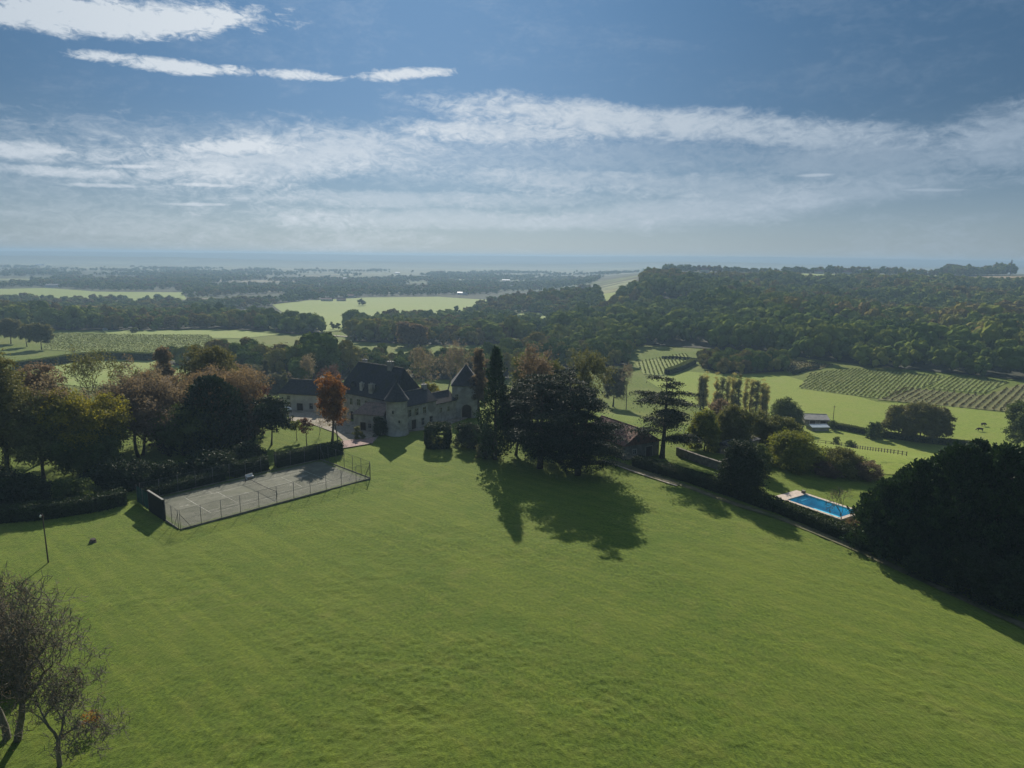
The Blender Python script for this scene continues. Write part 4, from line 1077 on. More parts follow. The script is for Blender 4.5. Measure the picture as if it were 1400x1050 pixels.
building('field_barn', 'low open barn with grey sheeted roof beside the lane in the meadow', 'barn', (x, y), (0.97, -0.1), 9.5, 9, 2.6, 3.9, 0, 0, 'stone_dark', 'greyroof', [('f', 3, 0, 2.2, 2.2, 'door'), ('f', 7, 0, 2.2, 2.2, 'door')])
x, y, mp = G(1110, 590)
building('pale_shed', 'low shed with pale blue metal roof in front of the grey field barn', 'shed', (x, y), (0.98, 0.1), 7, 4.5, 1.6, 2.2, 0, 0, 'greyroof', 'paleroof')
gw = px_poly([(925, 622), (958, 634), (985, 643)])
g = Geo()
for (ax, ay), (bx_, by_) in zip(gw[:-1], gw[1:]):
    l_ = math.hypot(bx_ - ax, by_ - ay); ux, uy = (bx_ - ax) / l_, (by_ - ay) / l_
    def cn(s, o, z): return (ax + ux * s - uy * o - gw[0][0], ay + uy * s + ux * o - gw[0][1], z)
    for (o_, z0_, z1_) in ((.22, -.6, 1.7), (.30, 1.7, 1.82)):
        v = [cn(s, q, z) for z in (z0_, z1_) for s, q in ((0, -o_), (l_, -o_), (l_, o_), (0, o_))]
        g.add(v, [(3, 2, 1, 0), (4, 5, 6, 7), (0, 1, 5, 4), (1, 2, 6, 5), (2, 3, 7, 6), (3, 0, 4, 7)])
tag(g.obj('garden_wall', M['stone_dark'], None, loc=(gw[0][0], gw[0][1], gz(*gw[0]))), 'low dark stone garden wall between the right-hand cedar and the shed', 'wall')

# ------------------------------------------------------------------ garden trees and shrubs, one by one
T = plant
# group behind the tennis court, left
T('broad', 303, 600, 508, 130, 'russet', 'beech_tree', 'broad russet beech rising behind the dark evergreen by the tennis court', clumps=260, per=40, leaf=0.20, fill=.4)
T('conifer', 292, 614, 516, 114, 'dark', 'evergreen_tree', 'dense dark evergreen with pointed top nearest the tennis court hedge', power=0.55, sprays=1500, per=16, leaf=0.26, ragged=.5)
T('broad', 250, 622, 556, 84, 'green', 'shade_tree', 'dark green leafy tree left of the pointed evergreen', clumps=150, per=40, leaf=.2)
T('bare', 190, 625, 500, 125, 'brown', 'bare_tree', 'large brown half-bare tree at the centre of the left group', depth=6, nleaf=5000, leaf=.20)
T('broad', 195, 622, 520, 118, 'brown', 'autumn_tree', 'dull brown autumn tree standing behind the dark understorey of the left group', clumps=200, per=34, leaf=.19, fill=.5)
T('bare', 140, 610, 484, 110, 'olive', 'bare_tree', 'tallest olive-grey tree with thin top at the back of the left group', depth=6, nleaf=4500, leaf=.20)
T('broad', 216, 605, 510, 92, 'russet', 'autumn_tree', 'reddish brown autumn tree between beech and half-bare tree', clumps=170, per=34, leaf=.2, fill=.5)
T('broad', 118, 650, 540, 110, 'yellow', 'yellow_tree', 'yellow-green tree in the left group with dark lower branches', clumps=210, per=34, leaf=.20, base=.3)
T('broad', 120, 655, 585, 95, 'green', 'shade_tree', 'dark leafy tree under the yellow-green crown', clumps=150, per=34, leaf=.2)
T('bare', 58, 650, 516, 110, 'brown', 'bare_tree', 'brown tree with fine bare twigs left of the yellow-green tree', depth=6, nleaf=4500, leaf=.2)
T('broad', 60, 655, 540, 112, 'olive', 'leafy_tree', 'olive leafy tree at the left, under fine bare twigs', clumps=190, per=34, leaf=.2, fill=.5)
T('broad', 10, 662, 480, 92, 'olive', 'tall_tree', 'tall dark tree cut by the left edge of the view', clumps=220, per=34, leaf=.2, fill=.5)
T('broad', -30, 665, 500, 110, 'dark', 'evergreen_tree', 'dark evergreen tree beyond the left edge beside the tall dark tree', clumps=200, per=34, leaf=.22)
T('broad', 60, 630, 500, 84, 'brown', 'autumn_tree', 'thin brown tree rising behind the bare twigs at far left', clumps=150, per=34, leaf=.2, fill=.5)
T('broad', 165, 668, 630, 84, 'dark', 'holly_bush', 'dark evergreen bush under the half-bare brown tree', 'bush', clumps=120, per=34, leaf=.18, base=.05)
T('broad', 40, 695, 650, 70, 'dark', 'holly_bush', 'dark evergreen bush at the foot of the left trees near the lamp post', 'bush', clumps=120, per=34, leaf=.18, base=.05)
T('broad', 228, 664, 632, 66, 'dark', 'holly_bush', 'dark evergreen bush between the half-bare tree and the pointed evergreen', 'bush')
T('broad', 288, 648, 618, 80, 'dark', 'holly_bush', 'wide dark bush under the pointed evergreen', 'bush')
T('broad', 100, 690, 655, 64, 'green', 'holly_bush', 'dark green bush under the yellow-green tree', 'bush')
T('broad', 338, 632, 606, 50, 'dark', 'holly_bush', 'dark bush right of the pointed evergreen', 'bush')
T('broad', -10, 700, 640, 80, 'dark', 'holly_bush', 'dark bush at the left edge below the tall dark tree', 'bush')
T('broad', 330, 608, 556, 64, 'brown', 'autumn_tree', 'small brown tree right of the pointed evergreen', clumps=110, per=34, leaf=.18, fill=.5)
T('broad', 343, 590, 525, 54, 'plum', 'plum_tree', 'dark purple-leaved plum tree left of the house drive', clumps=120, per=34, leaf=.2)
T('broad', 371, 608, 545, 56, 'dark', 'magnolia_tree', 'round dark glossy tree by the hedge gap left of the orange tree', clumps=150, per=30, leaf=.22, base=.3)
T('broad', 406, 602, 575, 20, 'lime', 'young_tree', 'small young tree with yellow leaves on the lawn by the hedge', clumps=36, per=18, leaf=.15, base=.4)
T('broad', 420, 611, 571, 19, 'plum', 'young_tree', 'small dark-leaved tree with a round head on the lawn by the hedge', clumps=60, per=26, leaf=.15, base=.45)
T('bare', 436, 595, 572, 12, 'brown', 'young_tree', 'thin leafless sapling left of the orange tree', depth=3, nleaf=100, leaf=.12)
T('broad', 454, 606, 516, 47, 'orange', 'maple_tree', 'bright orange autumn maple in front of the manor house', clumps=130, per=30, leaf=.2, base=.25, fill=.5, dens=.7)
T('bare', 462, 602, 545, 44, 'tan', 'bare_tree', 'nearly leafless brown tree beside the orange maple', depth=5, nleaf=1600, leaf=.16)
T('broad', 490, 600, 583, 16, 'olive', 'garden_shrub', 'small green shrub on the gravel before the annex', 'shrub', clumps=30, per=24, leaf=.12, base=.1)
T('broad', 520, 596, 570, 24, 'hedge', 'garden_shrub', 'dark climber-like shrub against the foot of the round tower', 'shrub', clumps=50, per=24, leaf=.13, base=.05)
# behind the left group and the house
T('broad', 292, 580, 476, 84, 'olive', 'olive_green_tree', 'broad olive-green tree behind the russet beech', clumps=170, per=30, leaf=.24)
T('broad', 229, 560, 475, 34, 'tan', 'slender_tree', 'slender pinkish brown tree standing alone behind the left group', shape='column', clumps=110, per=26, leaf=.22, base=.35)
T('broad', 326, 575, 500, 56, 'brown', 'autumn_tree', 'greyish brown tree between olive-green tree and poplar', clumps=110, per=26, leaf=.22, fill=.5)
T('broad', 366, 548, 487, 15, 'grey', 'poplar_tree', 'taller pale poplar left of the outbuilding', shape='column', clumps=80, per=24, leaf=.22, base=.12)
T('broad', 391, 550, 506, 12, 'olive', 'poplar_tree', 'shorter yellowish poplar left of the outbuilding', shape='column', clumps=60, per=24, leaf=.2, base=.12)
T('broad', 350, 548, 500, 44, 'grey', 'willow_tree', 'pale grey-green willow behind the taller pale poplar', clumps=110, per=24, leaf=.24)
T('broad', 378, 550, 512, 30, 'grey', 'willow_tree', 'small grey-green willow between the two pale poplars', clumps=70, per=24, leaf=.22)
T('bare', 425, 548, 486, 60, 'brown', 'bare_tree', 'grey leafless tree behind the outbuilding roof', depth=6, nleaf=4000, leaf=.2)
T('bare', 450, 545, 500, 40, 'plum', 'bare_tree', 'dark leafless tree behind the orange maple', depth=5, nleaf=3000, leaf=.2)
T('bare', 575, 545, 478, 60, 'brown', 'bare_tree', 'pale brown leafless tree behind the manor courtyard', depth=6, nleaf=5000, leaf=.22)
T('bare', 612, 540, 470, 56, 'brown', 'bare_tree', 'brown leafless tree behind the gate pavilion roof', depth=6, nleaf=5000, leaf=.22)
T('broad', 590, 552, 524, 26, 'yellow', 'yellow_tree', 'small yellow tree in the manor courtyard', clumps=50, per=24, leaf=.2)
T('broad', 656, 572, 478, 34, 'brown', 'tall_tree', 'tall narrow brown tree right of the gate pavilion', shape='column', clumps=150, per=30, leaf=.2, fill=.5)
# the dark trees at the centre
T('conifer', 677, 628, 478, 46, 'cypress', 'tall_conifer', 'tall slim dark conifer at the left of the central group', power=0.95, sprays=950, per=14, leaf=.22, ragged=.9)
T('cedar', 790, 649, 505, 128, None, 'cedar_tree', 'largest dark cedar with level boughs in the central group', tiers=13, per=150, leaf=.19, stems=2, start=.08)
T('cedar', 738, 640, 512, 108, None, 'cedar_tree', 'dark cedar on the left side of the central group', tiers=12, per=140, leaf=.19, stems=1, start=.10)
T('cedar', 766, 632, 502, 112, None, 'cedar_tree', 'dark cedar standing behind the other two in the central group', tiers=12, per=130, leaf=.19, start=.12)
T('cedar', 905, 626, 512, 98, None, 'cedar_tree', 'separate flat-topped cedar beside the tiled barn', tiers=10, per=130, leaf=.19, start=.16)
T('broad', 705, 622, 530, 56, 'dark', 'evergreen_tree', 'dark leafy tree behind the slim conifer', clumps=150, per=30, leaf=.2)
T('bare', 760, 600, 478, 90, 'brown', 'bare_tree', 'tall half-bare tree with fine branches behind the cedars', depth=6, nleaf=7000, leaf=.2)
T('bare', 796, 588, 485, 66, 'olive', 'bare_tree', 'thin olive-tinted tree behind the largest cedar', depth=6, nleaf=8000, leaf=.2)
T('broad', 735, 580, 488, 70, 'olive', 'olive_green_tree', 'olive-green tree behind the left cedar', clumps=150, per=26, leaf=.22, fill=.5)
T('broad', 838, 556, 503, 34, 'grey', 'willow_tree', 'grey-green tree behind the red barn roof', clumps=80, per=24, leaf=.22)
T('bare', 856, 560, 500, 30, 'brown', 'bare_tree', 'slim leafless tree left of the separate cedar', depth=5, nleaf=1600, leaf=.2)
T('broad', 640, 612, 578, 46, 'hedge', 'laurel_bush', 'wide dark laurel bush between topiary block and slim conifer', 'bush', clumps=110, per=34, leaf=.16, base=.03)
T('broad', 668, 622, 588, 34, 'dark', 'laurel_bush', 'dark laurel bush at the foot of the slim conifer', 'bush', clumps=70, per=34, leaf=.16, base=.03)
T('broad', 598, 612, 594, 15, 'lime', 'box_ball', 'small pale green rounded shrub in front of the topiary block', 'shrub', clumps=30, per=24, leaf=.1, base=.2)
T('broad', 660, 628, 606, 22, 'grey', 'garden_shrub', 'small grey-green shrub at the left edge of the cedar shade', 'shrub', clumps=36, per=20, leaf=.14, base=.05)
T('broad', 599, 611, 579, 34, 'hedge', 'topiary_block', 'dark clipped topiary block with rounded edges on the lawn before the wing', 'topiary', base=.01, boxy=1.0, leaf=.13, rc=.34, dens=4.5, fill=.45)
# right side of the garden
T('broad', 962, 616, 560, 50, 'lime', 'thicket_tree', 'yellowish green tree right behind the separate cedar', clumps=110, per=30, leaf=.2, base=.12)
T('broad', 1002, 612, 556, 56, 'olive', 'thicket_tree', 'olive tree at the middle of the thicket above the shed', clumps=120, per=30, leaf=.2, base=.1)
T('broad', 1035, 606, 562, 44, 'olive', 'thicket_tree', 'olive tree at the right of the thicket above the shed', clumps=100, per=30, leaf=.2, base=.1)
T('broad', 985, 590, 548, 50, 'brown', 'thicket_tree', 'brownish tree below the row of poplars', clumps=90, per=28, leaf=.2)
T('broad', 1066, 612, 570, 60, 'olive', 'thicket_tree', 'rounded olive tree behind the yellow-green shrub', clumps=110, per=28, leaf=.2, base=.1)
T('broad', 1072, 588, 545, 50, 'green', 'thicket_tree', 'dark green tree beside the field barn', clumps=90, per=26, leaf=.24, base=.05)
T('broad', 1082, 640, 590, 80, 'lime', 'laurel_tree', 'broad yellow-green evergreen behind the pool garden', clumps=190, per=36, leaf=.18, base=.06)
T('broad', 1010, 678, 600, 66, 'dark', 'evergreen_clump', 'dark evergreen clump right of the clipped hedge and garden wall', clumps=190, per=36, leaf=.17, base=.03, lobes=11)
T('broad', 1036, 650, 606, 36, 'green', 'garden_shrub', 'green shrub beside the dark evergreen clump', 'shrub', clumps=70, per=30, leaf=.16, base=.03)
T('broad', 1150, 648, 613, 64, 'olive', 'garden_shrub', 'tall olive shrub above the pool with loose upright shoots', 'shrub', clumps=110, per=30, leaf=.16, base=.03)
T('broad', 1184, 656, 630, 50, 'brown', 'garden_shrub', 'brownish shrub between the pool and the big dark cypresses', 'shrub', clumps=80, per=28, leaf=.16, base=.03, fill=.5)
T('broad', 1130, 652, 632, 44, 'brown', 'garden_shrub', 'low brown shrub along the far edge of the pool garden', 'shrub', clumps=60, per=28, leaf=.15, base=.03)
T('bare', 1150, 712, 668, 46, 'brown', 'bare_tree', 'small leafless tree standing in front of the pool', depth=5, nleaf=120, leaf=.1)
T('broad', 1166, 722, 710, 22, 'tan', 'garden_shrub', 'low rusty shrub at the near corner of the pool', 'shrub', clumps=30, per=18, leaf=.1, base=.05)
T('broad', 1196, 735, 708, 34, 'olive', 'garden_shrub', 'low green shrub at the end of the long hedge', 'shrub', clumps=60, per=24, leaf=.13, base=.03)
for i, (px, b, t_, wd, lb) in enumerate([(1212, 752, 648, 84, 'dark cypress with feathery side shoots nearest the pool'), (1250, 764, 622, 92, 'second dark cypress from the pool in the big clump'),
        (1300, 780, 600, 104, 'tall dark cypress at the middle of the big clump'), (1352, 795, 601, 100, 'tallest dark cypress towards the right edge'),
        (1396, 815, 640, 84, 'lower dark cypress cut by the right edge'), (1275, 745, 618, 90, 'dark cypress at the back left of the big clump'), (1335, 755, 606, 90, 'dark cypress at the back right of the big clump'), (1232, 742, 634, 50, 'slim dark cypress at the pool side of the big clump, tips ragged'), (1318, 765, 594, 44, 'slim dark cypress whose tip stands above the middle of the big clump'), (1376, 790, 606, 50, 'slim dark cypress between the tallest and the one cut by the edge')]):
    T('conifer', px, b, t_ + 8, wd * 0.95, 'cypress', 'cypress_tree', lb, group='cypresses right of the pool', power=0.42, sprays=2100, per=16, leaf=.22, ragged=.95)
T('broad', 1330, 815, 745, 76, 'dark', 'laurel_bush', 'dark bush at the foot of the cypresses by the track', 'bush', clumps=140, per=30, leaf=.14, base=.03)
T('broad', 1385, 838, 760, 70, 'dark', 'laurel_bush', 'dark bush at the right edge of the view below the cypresses', 'bush', clumps=140, per=30, leaf=.14, base=.03)
T('broad', 1265, 790, 745, 56, 'dark', 'laurel_bush', 'dark low bush where the track passes under the cypresses', 'bush', clumps=100, per=30, leaf=.14, base=.03)
# trees in the meadow beyond
for px, b, t_, wd, lb in [(1228, 600, 556, 44, 'left-hand tree of the clump standing alone in the meadow'), (1256, 605, 553, 52, 'middle tree of the clump standing alone in the meadow'), (1282, 604, 558, 38, 'right-hand tree of the clump standing alone in the meadow')]:
    T('broad', px, b, t_, wd, 'olive', 'field_tree', lb, group='clump of trees in the meadow', clumps=110, per=26, leaf=.28, base=.12)
T('broad', 1400, 622, 552, 56, 'green', 'field_tree', 'round green tree in the meadow at the right edge', clumps=120, per=26, leaf=.3, base=.12)
T('broad', 1194, 600, 576, 24, 'green', 'field_bush', 'dark bush in the meadow hedge left of the tree clump', 'bush', clumps=50, per=24, leaf=.25, base=.05)
T('broad', 1137, 588, 572, 12, 'green', 'field_bush', 'small dark bush beside the telegraph pole', 'bush', clumps=30, per=20, leaf=.22, base=.05)
T('broad', 1143, 608, 596, 12, 'green', 'field_bush', 'small bush on the field fence left of the other', 'bush', clumps=30, per=20, leaf=.2, base=.05)
T('broad', 1163, 612, 602, 16, 'green', 'field_bush', 'low wide bush on the field fence', 'bush', clumps=30, per=20, leaf=.2, base=.05)
for i, (px, b, t_, wd) in enumerate([(957, 560, 512, 11), (962, 561, 509, 11), (978, 563, 510, 9), (985, 564, 512, 9), (993, 566, 512, 8), (1000, 566, 509, 9), (1007, 567, 508, 9), (1018, 568, 516, 8), (1026, 569, 514, 9), (1033, 570, 514, 8), (1041, 571, 520, 10), (1046, 571, 526, 9)]):
    T('broad', px, b, t_, wd * 1.3, 'poplar' if i % 3 else 'olive', 'row_poplar', 'slim half-bare poplar in the row at the edge of the meadow', group='poplars in a row by the meadow', shape='column', leaf=.20, base=.02, rc=.75, dens=.75, lobes=14)
for px, b, t_, wd, lb in [(15, 470, 437, 32, 'leftmost of the three rounded trees by the left vineyard'), (37, 474, 445, 22, 'smallest of the three rounded trees by the left vineyard'), (57, 478, 444, 34, 'rightmost of the three rounded trees by the left vineyard')]:
    T('broad', px, b, t_, wd, 'olive', 'orchard_tree', lb, group='rounded trees by the left vineyard', clumps=80, per=22, leaf=.4, base=.25)
T('broad', 558, 474, 442, 30, 'tan', 'autumn_oak', 'left of two tan autumn trees at the edge of the central grove', group='tan trees at the grove edge', clumps=70, per=20, leaf=.5, base=.1)
T('broad', 574, 475, 445, 26, 'tan', 'autumn_oak', 'right of two tan autumn trees at the edge of the central grove', group='tan trees at the grove edge', clumps=70, per=20, leaf=.5, base=.1)
for px, b, t_, wd, lb in [(184, 455, 448, 12, 'small dark bush on the pale strip in front of the left wood'), (494, 418, 409, 10, 'lone small tree on the large pale meadow'), (455, 451, 441, 9, 'left small tree beside the field road'), (462, 452, 442, 8, 'middle small tree beside the field road'), (472, 453, 441, 10, 'right small tree beside the field road')]:
    T('broad', px, b, t_, wd, 'green', 'small_tree', lb, clumps=30, per=14, leaf=.7, base=.08)

# foreground, bottom left
T('bare', 16, 1012, 782, 250, 'brown', 'bare_tree', 'large nearly leafless tree with dense grey twigs in the bottom left corner', depth=7, nleaf=7000, leaf=.06, first=.20, spread=.80, r0=.26, stems=2, bushy=.75, rmin=.016)
T('bare', 82, 1046, 915, 175, 'brown', 'bare_tree', 'smaller leaning leafless tree with a few orange leaves in the bottom left corner', depth=7, nleaf=1500, leaf=.05, first=.22, spread=.85, r0=.17, bushy=.75, rmin=.014)
T('broad', 125, 1000, 972, 34, 'orange', 'beech_sapling', 'small rusty leafed sapling right of the leaning leafless tree', leaf=.09, dens=.25)
T('bare', -34, 1000, 800, 190, 'brown', 'bare_tree', 'leafless tree at the left edge beside the large grey-twigged one', depth=7, nleaf=4000, leaf=.06, first=.20, spread=.80, r0=.22, bushy=.75, rmin=.016)
T('broad', 10, 940, 890, 90, 'green', 'bramble_bush', 'dark low bush behind the large leafless tree at the bottom left', 'bush', leaf=.12, dens=.9)

# hedges
hedge('clipped_hedge', 'long dark clipped hedge between tennis court and house lawn', 'hedge', px_poly([(377, 638), (420, 630), (467, 620)]), 2.2, 2.9, 'hedge', 60, .13)
hedge('clipped_hedge', 'shorter dark clipped hedge by the middle of the tennis court', 'hedge', px_poly([(318, 652), (345, 645), (366, 641)]), 2.2, 2.7, 'hedge', 60, .13)
hedge('clipped_hedge', 'dark hedge in deep shade at the back corner of the tennis court', 'hedge', px_poly([(200, 682), (240, 672), (306, 656)]), 2.2, 2.0, 'hedge', 50, .13)
hedge('boundary_hedge', 'dark hedge along the left trees behind the lamp post', 'hedge', px_poly([(-30, 716), (60, 708), (130, 698), (172, 688)]), 2.4, 2.6, 'hedge', 50, .14)
hedge('long_hedge', 'long dark clipped hedge along the track from barn to pool', 'hedge', px_poly([(868, 636), (950, 660), (1060, 698), (1130, 726), (1196, 754)]), 2.6, 2.1, 'hedge', 60, .13)
hedge('field_hedge', 'dark hedge along the lane through the meadow', 'hedge', px_poly([(1133, 584), (1200, 597), (1260, 605), (1330, 612)]), 2.4, 2.2, 'green', 24, .3)
hedge('field_hedge', 'rough dark hedge between the left vineyard and pale left meadow', 'hedge', px_poly([(20, 506), (60, 501), (110, 493), (150, 491), (212, 493)]), 4.5, 4.5, 'green', 20, .5)
hedge('field_hedge', 'short dark hedge curving below the small vineyard', 'hedge', px_poly([(912, 512), (930, 506), (948, 497)]), 3.5, 3.0, 'green', 30, .42)
hedge('field_hedge', 'thin dark hedge above the small vineyard', 'hedge', px_poly([(905, 491), (925, 491), (955, 494)]), 2, 1.6, 'dark', 10, .5)
hedge('field_hedge', 'thin dark hedge at the left end of the upper vineyard', 'hedge', px_poly([(1085, 512), (1100, 507), (1118, 504)]), 1.8, 1.6, 'dark', 10, .5)

# meadow fence, telegraph pole, cows, car
pts = px_poly([(1118, 606), (1160, 611), (1222, 621), (1245, 625)])
ff = empty('field_fence', (pts[0][0], pts[0][1], gz(*pts[0])), 0, 'wooden post and rail fence crossing the meadow below the hedge', 'fence')
P_ = np.array(pts); cum = np.concatenate([[0], np.cumsum(np.linalg.norm(np.diff(P_, axis=0), axis=1))])
ss = np.arange(0, cum[-1], 2.6); fx = np.interp(ss, cum, P_[:, 0]); fy = np.interp(ss, cum, P_[:, 1]); fz = height(fx, fy)
o_ = np.array(ff.location)
for a, b, c in zip(fx, fy, fz):
    q = np.array([a, b, c]) - o_; Geo().box(q[0] - .08, q[0] + .08, q[1] - .08, q[1] + .08, q[2] - .3, q[2] + 1.3).obj('post', M['timber'], ff)
for zz in (.5, 1.1): Geo().tube(np.stack([fx, fy, fz + zz], -1) - o_, .06, 4).obj('rail', M['timber'], ff)
x, y, mp = G(1139, 574)
tp = empty('telegraph_pole', (x, y, gz(x, y)), 0, 'thin dark telegraph pole at the meadow hedge by the barn', 'pole')
Geo().tube([(0, 0, -.3), (0, 0, 6.2)], [.14, .09], 7).obj('shaft', M['timber'], tp, True); Geo().box(-.7, .7, -.05, .05, 5.5, 5.62).obj('crossbar', M['timber'], tp)

def cow(px, py, yaw, label):
    x, y, mp = G(px, py)
    vs = [(0, 0, 1.05), (.55, 0, 1.1), (.95, 0, 1.15), (1.25, 0, .95), (1.5, 0, .62), (1.72, 0, .45), (-.5, 0, 1.1), (-.85, 0, 1.12), (-.98, 0, .75),
          (.75, .24, .75), (.78, .24, .38), (.75, .24, 0), (.75, -.24, .75), (.70, -.24, .38), (.72, -.24, 0),
          (-.68, .25, .78), (-.80, .25, .40), (-.72, .25, 0), (-.68, -.25, .78), (-.78, -.25, .40), (-.70, -.25, 0), (1.5, .2, .75), (1.5, -.2, .75)]
    ed = [(0, 1), (1, 2), (2, 3), (3, 4), (4, 5), (0, 6), (6, 7), (7, 8), (1, 9), (9, 10), (10, 11), (1, 12), (12, 13), (13, 14), (6, 15), (15, 16), (16, 17), (6, 18), (18, 19), (19, 20), (4, 21), (4, 22)]
    rad = [.40, .38, .30, .20, .17, .10, .38, .26, .04, .14, .08, .07, .14, .08, .07, .17, .08, .07, .17, .08, .07, .05, .05]
    me = bpy.data.meshes.new('cow'); me.from_pydata([Vector(v) for v in vs], ed, []); me.materials.append(M['cowhide'])
    o = bpy.data.objects.new('cow', me); COL.objects.link(o); o.location = (x, y, gz(x, y) + .12); o.rotation_euler.z = yaw
    sk = o.modifiers.new('skin', 'SKIN')
    for i, r_ in enumerate(rad): me.skin_vertices[0].data[i].radius = (r_, r_)
    me.skin_vertices[0].data[0].use_root = True
    o.modifiers.new('sub', 'SUBSURF').levels = 2; o.modifiers['sub'].render_levels = 2
    return tag(o, label, 'cow', 'cows grazing in the meadow')
M['cowhide'] = surface('dark_cow_hide', (0.035, 0.022, 0.015), (0.06, 0.04, 0.028), 1.5, 0.8, 0.1)
bpy.context.view_layer.update()
def cow_mesh_skin_ready(): pass
cow(1344, 583, 0.2, 'dark cow grazing farther out in the meadow, right of the tree clump')
cow(1340, 590, 2.9, 'dark cow grazing nearer, right of the tree clump')

x, y, mp = G(389, 564)
car = empty('parked_car', (x, y, gz(x, y) + .12), 0.25, 'white parked car on the gravel left of the orange tree', 'car')
sec = [(-2.0, .35), (-2.05, .75), (-1.9, .92), (-1.25, 1.0), (-.75, 1.42), (.55, 1.46), (1.35, 1.38), (1.85, .98), (2.0, .9), (2.02, .35)]
V = [(a, sd * (.80 if z < 1.1 else .66), z) for sd in (-1, 1) for a, z in sec]; n = len(sec)
emit('body', V, [tuple(range(n)), tuple(range(n, 2 * n))[::-1]] + [(i, (i + 1) % n, (i + 1) % n + n, i + n) for i in range(n)], M['white'], car)
gl = Geo()
for sd in (-1, 1): gl.add([(-1.05, sd * .80, 1.02), (1.55, sd * .80, 1.02), (1.25, sd * .69, 1.34), (-.70, sd * .69, 1.36)], [(0, 1, 2, 3)])
gl.add([(-1.24, -.66, 1.03), (-1.24, .66, 1.03), (-.80, .60, 1.40), (-.80, -.60, 1.40)], [(0, 1, 2, 3)])
gl.obj('window', M['glass'], car)
for sx in (-1.25, 1.25):
    for sd in (-1, 1):
        wh = Geo().tube([(sx, sd * .62, .31), (sx, sd * .83, .31)], .31, 14).obj('wheel', M['black'], car); Geo().tube([(sx, sd * .82, .31), (sx, sd * .845, .31)], .18, 10).obj('rim', M['metal'], wh)

# ------------------------------------------------------------------ woods
def ico(level):
    import bmesh
    bm = bmesh.new(); bmesh.ops.create_icosphere(bm, subdivisions=level, radius=1.0)
    bm.verts.ensure_lookup_table()
    V = np.array([v.co[:] for v in bm.verts]); F = np.array([[v.index for v in f.verts] for f in bm.faces]); bm.free()
    return V, F
def lod_tree(seed, n, leaf, level, per=8):
    """unit tree (height 1): a few rounded, lumpy sub-crowns with leaf clumps standing off them"""
    rng = np.random.default_rng(seed)
    Rx = rng.uniform(0.40, 0.54)
    L = lobes_of(rng, 5, 'round')
    sc = np.array([Rx, Rx, 0.94])
    IV, IF = ico(level)
    Vs, Fs, ts, off = [], [], [], 0
    for c, r_, z_ in L:
        d = IV + 0.10 * rng.normal(size=IV.shape)
        f = 0.86 + 0.36 * (vnoise(IV[:, 0] * 2.1 + 7 + c[0] * 5, IV[:, 1] * 2.1 + IV[:, 2] * 1.7 + 9, seed) - 0.5)
        P_ = (c + d * f[:, None] * np.array([r_, r_, z_])) * sc + np.array([0, 0, .06])
        Vs.append(P_); Fs.append(IF + off); off += len(P_); ts.append(np.clip(np.full(len(P_), rng.uniform(.15, .75)) + rng.normal(0, .10, len(P_)), 0, 1))
    V, F, t, K = crown_geo(rng, L, sc, 0.06, max(14, n // per), per, Rx * 0.10, leaf, 0.7, 0.5, 0.05, dome=1.6)
    V[:, 2] = np.maximum(V[:, 2], 0.01)
    Vs.append(V); ts.append(t)
    return np.concatenate(Vs), [np.concatenate(Fs), F + off], np.concatenate(ts), [(c * sc + np.array([0, 0, .06]), r_ * Rx) for c, r_, z_ in L], K
LOD_A = [lod_tree(500 + i, 900, 0.022, 3) for i in range(8)]
LOD_B = [lod_tree(600 + i, 260, 0.034, 2) for i in range(8)]
LOD_C = [lod_tree(700 + i, 60, 0.060, 2) for i in range(6)]
WOOD_PTS = []      # (distance, x, y, height, wood index)
WOODS = []
def in_view(x, y, z, m=110):
    # keep what this view, or one a few steps to the side, could show
    cp, sp = math.cos(PITCH), math.sin(PITCH); dz = z - CAM_H
    dep = y * cp - dz * sp; up = y * sp + dz * cp
    return (dep > 20) & (np.abs(x / dep * FPX) < 700 + m) & (-up / dep * FPX < 525 + m)

def wood(label, group, poly, gap, h0, h1, seed, floor=True, clear=()):
    rng = np.random.default_rng(seed)
    poly = np.asarray(poly, float); lo, hi = poly.min(0), poly.max(0)
    gx, gy = np.meshgrid(np.arange(lo[0], hi[0], gap), np.arange(lo[1], hi[1], gap * 0.9))
    gx = gx + (np.arange(gx.shape[0]) % 2)[:, None] * gap / 2
    x = gx.ravel() + rng.uniform(-.42, .42, gx.size) * gap; y = gy.ravel() + rng.uniform(-.42, .42, gx.size) * gap
    k = inpoly(x, y, poly)
    for c in clear: k &= ~inpoly(x, y, np.asarray(c))
    k &= in_view(x, y, height(x, y) + 10)
    x, y = x[k], y[k]
    h = rng.uniform(h0, h1, len(x)) * (0.62 + 0.62 * vnoise(x / 55, y / 70, seed)) * np.where(rng.random(len(x)) < 0.1, 1.22, 1)
    h *= np.where(rng.random(len(x)) < 0.12, 0.65, 1)
    WOODS.append((label, group, seed))
    for a, b, c in zip(x, y, h): WOOD_PTS.append((math.hypot(a, b), a, b, c, len(WOODS) - 1))
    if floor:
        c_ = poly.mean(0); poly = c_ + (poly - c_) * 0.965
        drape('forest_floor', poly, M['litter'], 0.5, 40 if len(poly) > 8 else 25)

def behind(front_px, depth):
    f = np.array(px_poly(front_px)); d = f / np.linalg.norm(f, axis=1)[:, None]
    return np.concatenate([f, (f + d * depth)[::-1]])

